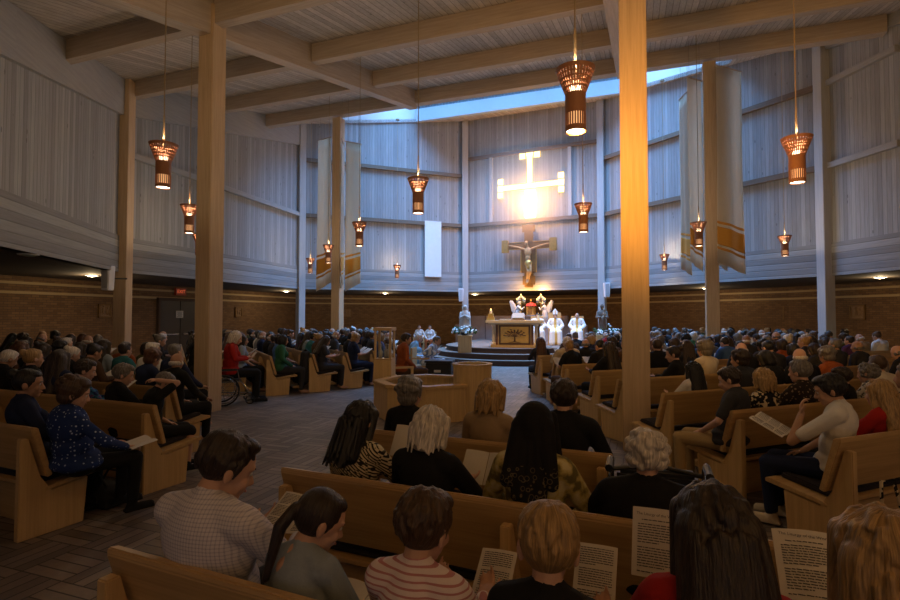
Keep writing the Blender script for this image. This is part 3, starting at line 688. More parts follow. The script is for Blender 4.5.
# Marian statue on oak pedestal
q = px(465, 316, 19.6)
ms = thing('saint_statue', 'white robed standing statue on a square oak pedestal beside the altar steps', 'statue', (q.x, q.y, .38), rad(-5))
obj('pedestal', MB().box((0, 0, .30), (.50, .50, .60)).box((0, 0, .62), (.56, .56, .05)), W_OAKV, ms, bevel=.01)
b = MB(); b.cap((0, 0, .75), (0, 0, 1.2), .17, .13); b.ell((0, 0, 1.4), (.16, .11, .2)); b.ell((0, -.01, 1.70), (.07, .085, .095)); b.cap((0, 0, 1.5), (0, 0, 1.65), .06, .05); b.ell((0, .03, 1.66), (.095, .09, .13))
for s in (-1, 1): b.cap((s * .15, 0, 1.48), (s * .17, -.08, 1.28), .055, .05); b.cap((s * .17, -.08, 1.28), (s * .03, -.15, 1.38), .045, .03); b.cap((s * .13, .02, 1.4), (s * .15, .03, .78), .07, .09)
obj('figure', remesh(b, .018, 2, 'saint'), PLASTER, ms)
bouquet((q.x - .02, q.y - .05, .38 + .64 - .02), .46, .34, 'white and green flowers heaped at the feet of the white statue', 90)
# second statue near right
q = px(602, 316, 20.6)
ms = thing('saint_statue', 'dark painted statue holding a child on a pedestal behind the right crowd', 'statue', (q.x, q.y, 0), rad(-15))
obj('pedestal', MB().box((0, 0, .5), (.5, .5, 1.0)), W_OAKV, ms, bevel=.01)
b = MB(); b.cap((0, 0, 1.15), (0, 0, 1.6), .17, .14); b.ell((0, 0, 1.8), (.17, .12, .2)); b.ell((0, -.01, 2.13), (.075, .085, .095)); b.cap((0, 0, 1.9), (0, 0, 2.06), .06, .05)
for s in (-1, 1): b.cap((s * .16, 0, 1.9), (s * .2, -.08, 1.68), .055, .05); b.cap((s * .2, -.08, 1.68), (s * .04, -.18, 1.72), .045, .03)
obj('figure', remesh(b, .018, 2, 'saint'), plain('painted_plaster', (.15, .10, .07), .7, .5, 12), ms)
b = MB(); b.ell((.08, -.2, 1.82), (.07, .06, .11)); b.ell((.08, -.21, 1.98), (.05, .055, .06)); b.cap((.08, -.2, 1.75), (.0, -.26, 1.68), .05, .035)
obj('child_figure', remesh(b, .012, 2, 'child'), plain('painted_cream', (.30, .23, .16), .7, .2, 12), ms)
bouquet((q.x + .05, q.y - .42, .95), .46, .40, 'white flowers massed below the dark painted statue', 60)
obj_t = thing('flower_stand', 'plain wooden stand under the flowers of the dark painted statue', 'stand', (q.x + .05, q.y - .42, 0)); obj('top', MB().box((0, 0, .93), (.36, .28, .04)), W_OAK, obj_t); obj('post', MB().box((0, 0, .455), (.1, .1, .91)), W_OAKV, obj_t)
# paschal candle
q = px(538.5, 316, 19.4)
pc = thing('paschal_candle', 'tall thick candle on a turned golden stand beside the altar', 'candle', (q.x, q.y, PT - .19), 0)
obj('stand', MB().lathe([(.17, 0), (.16, .05), (.06, .12), (.05, .4), (.09, .46), (.05, .52), (.045, .95), (.09, 1.0), (.10, 1.06)], 16), GILT, pc, smooth=False); obj('candle', MB().lathe([(.042, 1.06), (.042, 1.42)], 12), WAX, pc)

# ------------------------------------------------------------------ font and ambry
FP = Vector((-.42, 9.35, 0))
ft = thing('baptismal_font', 'octagonal oak baptismal pool joined to a taller round oak bowl', 'font', FP, -AX)
def octo(r, k=8, off=PI / 8): return [(r * math.cos(off + 2 * PI * i / k), r * math.sin(off + 2 * PI * i / k)) for i in range(k)]
def ringprism(m, r0, r1, z0, z1, n=8):
    a, b = octo(r0, n, PI / n), octo(r1, n, PI / n); vs = []
    for p in (a, b):
        for z in (z0, z1): vs += [(x, y, z) for x, y in p]
    fs = []
    for i in range(n):
        j = (i + 1) % n
        fs += [(i, j, n + j, n + i), (2 * n + i, 3 * n + i, 3 * n + j, 2 * n + j), (n + i, n + j, 3 * n + j, 3 * n + i), (i, 2 * n + i, 2 * n + j, j)]
    m.add(vs, fs)
m = MB(); ringprism(m, .92, .80, 0, .55); obj('pool_wall', m, W_OAKV, ft)
m = MB(); ringprism(m, .96, .76, .55, .61); obj('rim', m, W_OAK, ft, bevel=.008)
WATER = plain('still_water', (.05, .07, .08), .05, .1, 3)
obj('water', MB().prism(octo(.8), .40, .42, lambda a, b, t: Vector((a, b, t))), WATER, ft)
m = MB(); m.lathe([(.30, 0), (.32, .03), (.335, .86), (.335, .91), (.27, .91), (.27, .80), (.02, .78)], 32, (.86, 0, 0)); obj('upper_bowl', m, W_OAKV, ft)
m = MB(); m.lathe([(.345, .89), (.35, .93), (.265, .93), (.265, .89)], 32, (.86, 0, 0), close=False); obj('bowl_rim', m, W_OAKY, ft)
obj('water', MB().lathe([(.01, .85), (.268, .85)], 24, (.86, 0, 0)), WATER, ft)
q = px(385, 316, 10.0)
am = thing('oil_cabinet', 'tall oak pedestal cabinet with a glazed top holding oil bottles', 'cabinet', (q.x, q.y, 0), -rad(8))
obj('pedestal', MB().box((0, 0, .46), (.34, .34, .92)).box((0, 0, .02), (.38, .38, .04)), W_OAKV, am, bevel=.006)
m = MB()
for sx in (-1, 1):
    for sy in (-1, 1): m.box((sx * .145, sy * .145, 1.2), (.035, .035, .56))
obj('case_frame', m, W_OAKV, am); obj('case_top', MB().box((0, 0, 1.50), (.36, .36, .06)), W_OAK, am, bevel=.006); obj('case_floor', MB().box((0, 0, .93), (.34, .34, .03)), W_OAK, am)
for sx, sy in ((0, -1), (0, 1), (-1, 0), (1, 0)): obj('glass_pane', MB().box((sx * .15, sy * .15, 1.2), (.006 if sx else .26, .006 if sy else .26, .5)), GLASS, am)
for n, (x, y) in enumerate(((-.07, -.05), (.07, .02), (.0, .08))):
    o = obj('oil_bottle', MB().lathe([(.04, 0), (.045, .12), (.015, .18), (.015, .24), (.022, .27)], 14, (0, 0, .945)), plain('pale_glass_bottle', (.45, .45, .42), .15), None, Matrix.Rotation(-rad(8), 3, 'Z') @ Vector((x, y, 0)) + Vector((q.x, q.y, 0)), smooth=True)
    tag(o, ['glass oil bottle at the front corner of the glazed cabinet', 'glass oil bottle on the altar side of the glazed cabinet', 'glass oil bottle at the back of the glazed cabinet'][n], 'bottle', 'oil bottles')
# black equipment case and music bag by the font
q = px(440, 316, 12.6)
ec = thing('equipment_case', 'black equipment case with a white label standing behind the font', 'case', (q.x, q.y, 0), rad(-10))
obj('box', MB().box((0, 0, .32), (.62, .45, .64)), BLACKP, ec, bevel=.02); obj('label', MB().box((-.02, -.228, .44), (.16, .006, .06)), PAPER, ec); obj('lid', MB().box((0, 0, .66), (.66, .49, .05)), DARK, ec)
for s in (-1, 1): obj('handle', MB().tube([(s * .32, -.08, .4), (s * .36, -.08, .44), (s * .36, .08, .44), (s * .32, .08, .4)], .012, 6), CHROME, ec)
# ------------------------------------------------------------------ pews
PEWN = {}
def pew_meshes(L):
    k = round(L, 2)
    if k in PEWN: return PEWN[k]
    d = {}
    m = MB(); m.prism([(.115, .46), (.155, .47), (.045, .865), (.0, .875), (-.005, .85)], 0, L, lambda y, z, x: Vector((x, y, z))); d['backrest'] = m.mesh('backrest', bevel=.006)
    m = MB(); m.prism([(.12, .375), (.56, .435), (.60, .43), (.60, .40), (.12, .345)], .03, L - .03, lambda y, z, x: Vector((x, y, z))); d['seat'] = m.mesh('seat', bevel=.004)
    m = MB(); m.prism([(.15, .385), (.15, .43), (.30, .45), (.53, .48), (.555, .46), (.55, .432)], .14, L - .14, lambda y, z, x: Vector((x, y, z))); d['cushion'] = m.mesh('seat_cushion', bevel=.012)
    m = MB(); m.prism([(-.065, 0), (.42, 0), (.45, .375), (.17, .34), (.085, .47), (-.005, .79), (-.06, .79)], 0, .055, lambda y, z, x: Vector((x, y, z))); d['end'] = m.mesh('end_panel', bevel=.006)
    m = MB(); m.prism([(.13, .45), (.13, .35), (.02, .2), (-.07, .2), (-.06, .78), (-.005, .78)], 0, .05, lambda y, z, x: Vector((x, y, z))); d['bracket'] = m.mesh('back_support', bevel=.005)
    m = MB(); m.box((L / 2, -.30, .13), (L - .3, .2, .05)); 
    d['kneeler'] = m.mesh('kneeler', bevel=.01)
    m = MB(); m.box((L / 2, .2, .16), (L - .2, .04, .30)); d['stretcher'] = m.mesh('seat_rail')
    PEWN[k] = d; return d
def pew(origin, facing, L, side, label, group):
    """side +1: pew runs to the sitter's right from origin, -1: to the left"""
    t = thing('pew', label, 'pew', origin, -rad(facing), group); d = pew_meshes(L); x0 = 0 if side > 0 else -L
    for k, mt in (('backrest', W_OAK), ('seat', W_OAK), ('cushion', CUSHION), ('kneeler', W_OAK), ('stretcher', W_OAK)):
        obj({'cushion': 'seat_cushion', 'stretcher': 'seat_rail'}.get(k, k), d[k], mt, t, (x0, 0, 0))
    obj('end_panel', d['end'], W_OAKV, t, (x0 + .035, 0, 0)); obj('end_panel', d['end'], W_OAKV, t, (x0 + L - .09, 0, 0))
    n = int(L / 1.15)
    for i in range(1, n): obj('back_support', d['bracket'], W_OAKV, t, (x0 + L * i / n, 0, 0))
    return t

# ------------------------------------------------------------------ cloth and hair materials
def cloth(name, c, rough=.85):
    key = 'cl' + name
    if key in _cache: return _cache[key]
    s = NT(name + '_cloth'); n = s.noise(s.mapv((1, 1, 1)), 9, 4); w = s.noise(s.mapv((1, 1, 1)), 160, 2)
    col = s.mix(s.math('ADD', s.math('MULTIPLY', n, .5), s.math('MULTIPLY', w, .5)), sc_(c, .8), sc_(c, 1.2))
    s.bump(n, .35, .03); _cache[key] = s.done(col, rough, 0, .2); return _cache[key]
def pattern(name, fn):
    s = NT(name + '_cloth'); col = fn(s); n = s.noise(s.mapv((1, 1, 1)), 9, 4); s.bump(n, .35, .03); return s.done(col, .85, 0, .2)
def f_check(s):
    x, y, z = s.xyz()
    g = lambda v: s.math('LESS_THAN', s.math('FRACT', s.math('MULTIPLY', v, 75)), .3)
    k = s.math('MULTIPLY', s.math('ADD', g(x), g(z)), .5); return s.mix(k, (.66, .63, .68), (.36, .36, .47))
def f_stripe(s):
    z = s.xyz()[2]; k = s.math('LESS_THAN', s.math('FRACT', s.math('MULTIPLY', z, 48)), .32); return s.mix(k, (.74, .62, .60), (.50, .22, .22))
def f_dots(s):
    v = s.node('TexVoronoi', {'Vector': s.mapv((26, 26, 26)), 'Scale': 1.0, 'Randomness': .55}).outputs[0]
    return s.mix(s.math('LESS_THAN', v, .2), (.018, .04, .15), (.45, .55, .78))
def f_tribal(s):
    v = s.node('TexVoronoi', {'Vector': s.mapv((17, 17, 22)), 'Scale': 1.0}, distance='CHEBYCHEV'); x, y, z = s.xyz()
    st = s.math('LESS_THAN', s.math('FRACT', s.math('MULTIPLY', s.math('ADD', x, z), 40)), .45)
    cell = s.math('GREATER_THAN', s.xyz(v.outputs['Color'])[0], .55)
    k = s.math('MULTIPLY', s.math('ADD', cell, st), .5); k = s.math('GREATER_THAN', s.math('ABSOLUTE', s.math('SUBTRACT', k, .5)), .25)
    return s.mix(s.math('MULTIPLY', k, s.math('GREATER_THAN', v.outputs[0], .22)), (.02, .018, .016), (.62, .53, .36))
def f_floral(s):
    n = s.noise(s.mapv((1, 1, 1)), 16, 3); return s.ramp(n, [(.38, (.16, .13, .045)), (.5, (.50, .40, .13)), (.62, (.62, .55, .30))])
def f_lace(s):
    v = s.node('TexVoronoi', {'Vector': s.mapv((34, 34, 34)), 'Scale': 1.0}).outputs[0]; z = s.xyz()[2]
    rg = s.math('COMPARE', v, .40, .05); return s.mix(s.math('MULTIPLY', rg, s.math('LESS_THAN', z, 1.03)), (.012, .011, .012), (.13, .105, .06))
def f_leopard(s):
    v = s.node('TexVoronoi', {'Vector': s.mapv((30, 30, 30)), 'Scale': 1.0}).outputs[0]; return s.mix(s.math('LESS_THAN', v, .30), (.025, .018, .014), (.24, .17, .11))
def f_blob(s):
    n = s.noise(s.mapv((1, 1, 1)), 24, 1); return s.mix(s.math('GREATER_THAN', n, .56), (.015, .014, .014), (.62, .50, .32))
def f_blue(s):
    n = s.noise(s.mapv((1, 1, 1)), 22, 2); return s.ramp(n, [(.4, (.01, .015, .08)), (.52, (.03, .18, .35)), (.62, (.14, .05, .2))])
def f_vest(s):
    x = s.xyz()[0]; k = s.math('LESS_THAN', s.math('FRACT', s.math('MULTIPLY', x, 13)), .42); return s.mix(k, (.74, .78, .86), (.20, .30, .52))
def f_chas(s):
    x = s.xyz()[0]; return s.mix(s.math('LESS_THAN', s.math('ABSOLUTE', x), .05), (.82, .82, .82), (.60, .42, .14))
def f_silver(s):
    n = s.noise(s.mapv((1, 1, 1)), 30, 2); return s.ramp(n, [(.4, (.04, .04, .045)), (.56, (.5, .47, .42))])
PATN = {k: pattern(k, f) for k, f in (('checked', f_check), ('striped', f_stripe), ('dotted', f_dots), ('tribal', f_tribal), ('floral', f_floral), ('lace', f_lace), ('leopard', f_leopard), ('blob', f_blob), ('bluemix', f_blue), ('vestment', f_vest), ('chasuble', f_chas), ('silver', f_silver))}
CLO = dict(black=(.012, .012, .013), charcoal=(.035, .035, .04), navy=(.015, .022, .06), brown=(.08, .045, .025), white=(.68, .66, .63), cream=(.58, .50, .38), red=(.36, .018, .014), rust=(.30, .075, .02), olive=(.08, .08, .03), blue=(.06, .13, .30),
           paleblue=(.33, .44, .58), grey=(.20, .20, .21), tan=(.34, .24, .14), khaki=(.36, .25, .12), green=(.03, .12, .06), pink=(.52, .22, .24), purple=(.10, .04, .12), teal=(.03, .15, .17), bluegrey=(.26, .31, .36), beige=(.56, .45, .30), skyblue=(.30, .55, .75))
def CM(n): return PATN[n] if n in PATN else cloth(n, CLO[n])
HAIRC = dict(black=(.010, .009, .009), dark=(.028, .018, .013), brown=(.065, .036, .019), auburn=(.085, .034, .016), blond=(.34, .21, .085), grey=(.15, .135, .12), white=(.58, .53, .47))
def HM_(n):
    key = 'hair' + n
    if key in _cache: return _cache[key]
    c = HAIRC[n]; s = NT(n + '_hair'); u = s.node('UVMap', uv_map='hair').outputs[0]
    a = s.noise(s.mapv((55, 4, 1), u), 1.0, 3); b = s.noise(s.mapv((150, 6, 1), u), 1.0, 2)
    f = s.math('ADD', s.math('MULTIPLY', a, .6), s.math('MULTIPLY', b, .4))
    col = s.ramp(f, [(.36, sc_(c, .5)), (.5, c), (.66, sc_(c, 1.6))]); s.bump(f, .8, .012)
    _cache[key] = s.done(col, .42, 0, .45); return _cache[key]
IRIS = plain('dark_iris', (.03, .02, .015), .2); EYEW = plain('eye_white', (.7, .68, .64), .3); LIPM = plain('lip_skin', (.36, .14, .11), .5)

# ------------------------------------------------------------------ people
def hand(b, w, d, n, side, curl=28):
    d = Vector(d).normalized(); n = Vector(n); n = (n - d * n.dot(d)).normalized(); l = d.cross(n) * side; w = Vector(w)
    M = Matrix((l, d, n)).transposed(); b.ell(w + d * .045, (.041, .052, .016), M, 10, 7)
    for i, (o, ln) in enumerate(((.030, .072), (.010, .082), (-.011, .076), (-.030, .058))):
        p = w + d * .082 + l * o; dd = d.copy()
        for seg, r in ((.5, .0092), (.3, .0085), (.25, .0078)):
            ax = d.cross(n); dd = (dd * math.cos(rad(curl)) + n * math.sin(rad(curl))); q = p + dd * ln * seg
            dd.normalize(); b.cap(p, q, r, r * .93, 7); p = q
            n2 = (n - dd * n.dot(dd)).normalized(); n = n2
    n = M.col[2]; p = w + d * .022 + l * .033; t1 = (l * .75 + d * .7 + n * .25).normalized(); q = p + t1 * .036; b.cap(p, q, .0125, .0105, 7)
    t2 = (l * .25 + d * .9 + n * .35).normalized(); b.cap(q, q + t2 * .032, .0102, .0088, 7)
ARMS = {  # elbow, wrist (for the right arm; x mirrored for the left), hand direction, palm normal
    'read': ((.245, .07, .80), (.125, .29, .80), (-.15, 1, .12), (-.35, 0, 1)),
    'lap': ((.26, .02, .78), (.10, .25, .61), (-.35, .9, -.25), (-.2, -.2, -1)),
    'chin': ((.18, .27, .74), (.06, .215, .965), (-.15, .0, 1), (-.3, -1, .1)),
    'behind': ((.22, .28, 1.16), (.10, .07, 1.20), (-.6, -.75, .1), (-.5, -.5, -.4)),
    'knee': ((.27, .14, .76), (.17, .38, .64), (-.1, 1, -.15), (0, 0, -1)),
}
def head_prims(b, M, face=True):
    R = M.to_3x3(); P = lambda *p: M @ Vector(p)
    b.ell(P(0, .015, .125), (.074, .092, .094), R, 18, 12); b.ell(P(0, .046, .070), (.055, .060, .072), R); b.ell(P(0, .078, .022), (.027, .026, .022), R)
    b.cap(P(0, -.02, -.09), P(0, .0, .07), .056, .050)
    if face:
        b.cap(P(0, .104, .112), P(0, .121, .078), .0085, .0145); b.cap(P(-.012, .11, .074), P(.012, .11, .074), .010, .010)
        b.cap(P(-.045, .088, .134), P(.045, .088, .134), .012, .012); 
        for s in (-1, 1): b.ell(P(s * .038, .08, .078), (.02, .02, .024), R, 8, 6)
        b.cap(P(-.018, .101, .048), P(.018, .101, .048), .009, .009)
    for s in (-1, 1): b.ell(P(s * .079, .0, .095), (.011, .021, .032), R @ Matrix.Rotation(s * .35, 3, 'Z'), 9, 7); b.ell(P(s * .078, .0, .072), (.010, .012, .013), R, 7, 5)
def hair_prims(style, M, rnd, tufts=False):
    b = MB(); R = M.to_3x3(); P = lambda *p: M @ Vector(p)
    def cap(k=1.0, z=.135): b.ell(P(0, -.006, z), (.084 * k, .099 * k, .098 * k), R, 18, 12)
    if style == 'short': cap(); b.ell(P(0, .028, .190), (.066, .072, .042), R)
    elif style == 'crop': cap(.985, .138); b.ell(P(.015, .045, .200), (.05, .05, .03), R); b.ell(P(0, -.05, .17), (.072, .055, .06), R)
    elif style == 'boy': cap(1.02, .135); b.ell(P(0, .035, .192), (.074, .072, .042), R); b.ell(P(0, -.055, .12), (.07, .048, .062), R); [b.ell(P(s * .07, .015, .14), (.02, .04, .04), R) for s in (-1, 1)]
    elif style == 'bald': 
        for k in range(11):
            a = rad(-20 + 22 * k); b.ell(P(math.cos(a) * .071, -math.sin(a) * .086 + .005, .085), (.022, .022, .034), R, 8, 6)
    elif style == 'bob':
        cap(1.06, .135); b.ell(P(0, -.03, .10), (.098, .085, .115), R); b.ell(P(0, -.03, .05), (.092, .075, .075), R); [b.cap(P(s * .075, .035, .17), P(s * .083, .03, .03), .03, .024) for s in (-1, 1)]
    elif style == 'curly':
        cap(1.04); 
        for k in range(70):
            z = rnd.uniform(-.75, 1); a = rnd.uniform(0, 6.283); r = math.sqrt(max(0, 1 - z * z)); x, y = r * math.cos(a), r * math.sin(a)
            if y > .55 and z < .45: continue
            b.ell(P(x * .090, -.008 + y * .100, .132 + z * .098), (.024, .024, .022), R, 7, 5)
    elif style == 'puffy':
        cap(1.06, .14); b.ell(P(0, -.03, .15), (.105, .10, .105), R); b.ell(P(0, -.035, .075), (.088, .072, .07), R); b.ell(P(0, .03, .20), (.08, .07, .05), R)
        for k in range(26):
            a = rnd.uniform(0, 6.283); z = rnd.uniform(-.3, 1); r = math.sqrt(1 - z * z); b.ell(P(r * math.cos(a) * .095, -.03 + r * math.sin(a) * .092, .15 + z * .095), (.03, .03, .024), R, 7, 5) if not (math.sin(a) > .4 and z < .5) else None
    elif style == 'long':
        cap(1.07, .135); b.ell(P(0, -.035, .10), (.095, .08, .12), R)
        for x, y, z, r in ((-.055, -.07, -.24, .05), (0, -.085, -.28, .055), (.055, -.07, -.24, .05)): b.cap(P(x * .9, -.05, .12), P(x * 1.5, y - .02, z), .062, r)
        [b.cap(P(s * .07, .03, .17), P(s * .095, .01, -.10), .034, .03) for s in (-1, 1)]
    elif style == 'mid':
        cap(1.05, .135); b.ell(P(0, -.03, .10), (.094, .08, .115), R)
        for x, z in ((-.05, -.10), (0, -.13), (.05, -.10)): b.cap(P(x * .9, -.045, .12), P(x * 1.25, -.075, z), .06, .05)
        [b.cap(P(s * .07, .03, .17), P(s * .085, .01, -.04), .034, .028) for s in (-1, 1)]
    elif style == 'pony':
        cap(1.0); b.ell(P(0, .02, .185), (.068, .075, .04), R); b.ell(P(0, -.10, .12), (.026, .026, .026), R); b.cap(P(0, -.105, .12), P(.0, -.125, .04), .026, .03); b.cap(P(0, -.125, .04), P(.01, -.09, -.14), .03, .016)
    elif style == 'bun':
        cap(1.0); b.ell(P(0, .02, .185), (.068, .075, .04), R); b.ell(P(0, -.10, .18), (.045, .042, .042), R)
    elif style == 'veil':
        cap(1.10, .135); b.ell(P(0, -.02, .10), (.10, .09, .12), R)
        for x, z in ((-.10, -.13), (-.05, -.19), (0, -.22), (.05, -.19), (.10, -.13)): b.cap(P(x * .5, -.04, .12), P(x * 1.05, -.10, z), .06, .036)
        [b.cap(P(s * .075, .045, .17), P(s * .12, .02, -.13), .03, .035) for s in (-1, 1)]
    if tufts and style in ('short', 'crop', 'boy', 'bob', 'mid', 'long', 'puffy'):
        k0 = {'short': 1.0, 'crop': 1.0, 'boy': 1.03, 'bob': 1.08, 'mid': 1.08, 'long': 1.09, 'puffy': 1.1}[style]
        for k in range(110):
            z = rnd.uniform(-.35 if style in ('short', 'crop', 'boy') else (.15 if style in ('mid', 'long') else -.5), .98); a = rnd.uniform(0, 6.283)
            r = math.sqrt(1 - z * z)
            if math.sin(a) > .35 and z < .55: continue
            def S(zz, aa, g): 
                rr = math.sqrt(max(0, 1 - zz * zz)); return P(math.cos(aa) * rr * .084 * g, -.006 + math.sin(aa) * rr * .099 * g, .135 + zz * .098 * g)
            z2 = max(-.8, z - rnd.uniform(.22, .42)); a2 = a + rnd.uniform(-.22, .22)
            b.cap(S(z, a, k0 - .02), S(z2, a2, k0 + rnd.uniform(.015, .055)), rnd.uniform(.010, .015), .005, 6)
        if style in ('mid', 'long'):
            zb = -.13 if style == 'mid' else -.28
            for k in range(34):
                x = rnd.uniform(-.085, .085); y = -.05 - .055 * math.sqrt(max(0, 1 - (x / .09) ** 2)); x2 = x * 1.3 + rnd.uniform(-.012, .012)
                b.cap(P(x, y - .02, rnd.uniform(.02, .12)), P(x2, y - .04 + rnd.uniform(-.01, .006), zb + rnd.uniform(-.05, .03)), .013, .006, 6)
        if style == 'bob':
            for k in range(40):
                a = rnd.uniform(PI * .95, PI * 2.05); x, y = math.cos(a), math.sin(a)
                b.cap(P(x * .092, -.03 + y * .085, rnd.uniform(.08, .14)), P(x * .094, -.03 + y * .08, rnd.uniform(-.03, .02)), .014, .006, 6)
    return b
def add_hair_uv(me, M):
    n = len(me.vertices); co = np.empty(n * 3); me.vertices.foreach_get('co', co); co = co.reshape(-1, 3)
    Mi = np.array(M.inverted()); p = co @ Mi[:3, :3].T + Mi[:3, 3]
    ang = np.arctan2(p[:, 0], -(p[:, 1] + .03)) ; el = np.linalg.norm(p - np.array([0, -.05, .20]), axis=1) * 4
    li = np.empty(len(me.loops), dtype=np.int32); me.loops.foreach_get('vertex_index', li)
    uvl = me.uv_layers.new(name='hair'); d = np.stack([ang / 6.283 + .5, el], 1)[li].astype(np.float32); uvl.data.foreach_set('uv', d.ravel())
HAIRVAR = {}
def person_meshes(w=1.0, sex='m', arms=('read', 'read'), pitch=20, yaw=0, roll=0, lean=4, sleeves='long', bottom='trousers', hairs=('short',), vox=.011, robe=False, face=False, bulk=1.0, seed=1, shorts=False, kid=False, hs=1.0):
    rnd = random.Random(seed); sw = (.178 if sex == 'm' else .155) * w; wb = w * bulk
    pv = Vector((0, 0, .52)); LM = Matrix.Translation(pv) @ Matrix.Rotation(-rad(lean), 4, 'X') @ Matrix.Translation(-pv)
    HM = LM @ Matrix.Translation((0, 0, 1.075)) @ Matrix.Rotation(rad(lean), 4, 'X') @ Matrix.Rotation(rad(yaw), 4, 'Z') @ Matrix.Rotation(rad(roll), 4, 'Y') @ Matrix.Rotation(-rad(pitch), 4, 'X')
    HM = HM @ Matrix.Scale(hs, 4)
    P = lambda *p: LM @ Vector(p); R = LM.to_3x3()
    def torso(b, e):
        b.ell(P(0, -.015, .90), (.155 * wb + e, .112 * bulk + e, .20 + e), R, 16, 10); b.ell(P(0, -.005, .72), (.142 * wb + e, .118 * bulk + e, .17), R); b.ell((0, 0, .575), (.168 * wb + e, .145 * bulk + e, .125), None)
        b.cap(P(-sw * .88, -.02, 1.005), P(sw * .88, -.02, 1.005), .062 + e, .062 + e)
        for s in (-1, 1): b.cap(P(s * sw * .85, -.02, 1.015), P(s * .03, -.015, 1.055), .05 + e, .05 + e * .6)
        if sex == 'f': [b.ell(P(s * .07, .09, .88), (.065 + e, .05 + e, .06 + e), R, 10, 7) for s in (-1, 1)]
        b.ell(P(0, -.06, .93), (.14 * wb + e, .075 + e, .13), R)
    aj = []
    for s, an in ((1, arms[0]), (-1, arms[1])):
        e, wv, d, n = ARMS[an]; sx = Vector((s, 1, 1))
        k = w if an in ('read', 'lap', 'knee') else 1
        el = Vector((s * e[0] * k, e[1], e[2])); wr = Vector((s * wv[0], wv[1], wv[2])); aj.append((s, P(s * sw, -.015, 1.0), el, wr, Vector((s * d[0], d[1], d[2])), Vector((s * n[0], n[1], n[2]))))
    hip = [Vector((s * .09 * w, .03, .535)) for s in (-1, 1)]; kn = [Vector((s * .115 * w, .46, .525)) for s in (-1, 1)]; ank = [Vector((s * .115 * w, .44, .10)) for s in (-1, 1)]
    b = MB(); torso(b, -.012); head_prims(b, HM, True)
    for s, sh, el, wr, d, n in aj:
        b.cap(sh, el, .047, .038); b.cap(el, wr, .038, .026); hand(b, wr, d, n, s)
    for i in (0, 1):
        b.cap(hip[i], kn[i], .075, .052); b.cap(kn[i], ank[i], .052, .034); b.cap(ank[i] + Vector((0, 0, -.05)), ank[i] + Vector((0, .15, -.065)), .036, .028); b.cap(ank[i], ank[i] + Vector((0, 0, -.05)), .034, .036)
    out = {'body': remesh(b, vox * .85, 2, 'body'), 'HM': HM, 'hair': {}}
    b = MB(); torso(b, .010)
    for s, sh, el, wr, d, n in aj:
        if sleeves == 'short': b.cap(sh, sh.lerp(el, .72), .062, .058)
        elif sleeves == 'long' or robe: b.cap(sh, el, .062, .053 if not robe else .075); b.cap(el, el.lerp(wr, .93), .052 if not robe else .075, .037 if not robe else .085)
    if sleeves != 'none': b.cap(P(0, -.012, 1.03), P(0, -.004, 1.075), .078, .062)
    if robe:
        for i in (0, 1): b.cap(hip[i], kn[i], .12, .11); b.cap(kn[i], ank[i] + Vector((0, .02, 0)), .12, .15)
        b.cap((0, .1, .55), (0, .44, .5), .14, .12); b.cap((0, .46, .48), (0, .47, .14), .12, .12)
    else: b.ell((0, .0, .56), (.19 * wb, .165 * bulk, .10))
    out['top'] = remesh(b, vox * 1.1, 4, 'top')
    if not robe:
        b = MB(); b.ell((0, .0, .53), (.178 * wb, .155, .11))
        for i in (0, 1):
            b.cap(hip[i], kn[i], .094, .068)
            if shorts: b.cap(kn[i] + Vector((0, -.06, 0)), kn[i] + Vector((0, .01, -.02)), .072, .07)
            else: b.cap(kn[i], ank[i] + Vector((0, 0, .02)), .068, .055)
        if bottom == 'skirt': b.cap((0, .15, .53), (0, .44, .52), .12, .1); b.cap((0, .46, .5), (0, .46, .22), .11, .10)
        out['bottom'] = remesh(b, vox * 1.2, 3, 'bottom')
        b = MB(); i = 1; a = ank[1]; b.cap(a + Vector((0, -.02, -.06)), a + Vector((0, .165, -.068)), .044, .036); b.cap(a + Vector((0, -.01, 0)), a + Vector((0, 0, -.05)), .044, .046); b.box((a.x, a.y + .06, .015), (.085, .27, .025))
        out['shoe'] = remesh(b, .01, 2, 'shoe'); out['shoe_dx'] = -2 * a.x
    for h in hairs:
        tf = vox < .0125; hp = hair_prims(h, HM, rnd, tf)
        me = remesh(hp, (vox * .85 if h != 'curly' else vox * .7) if not tf else .0052, 2 if h not in ('curly', 'puffy') else 1, 'hair'); add_hair_uv(me, HM); out['hair'][h] = me
    return out
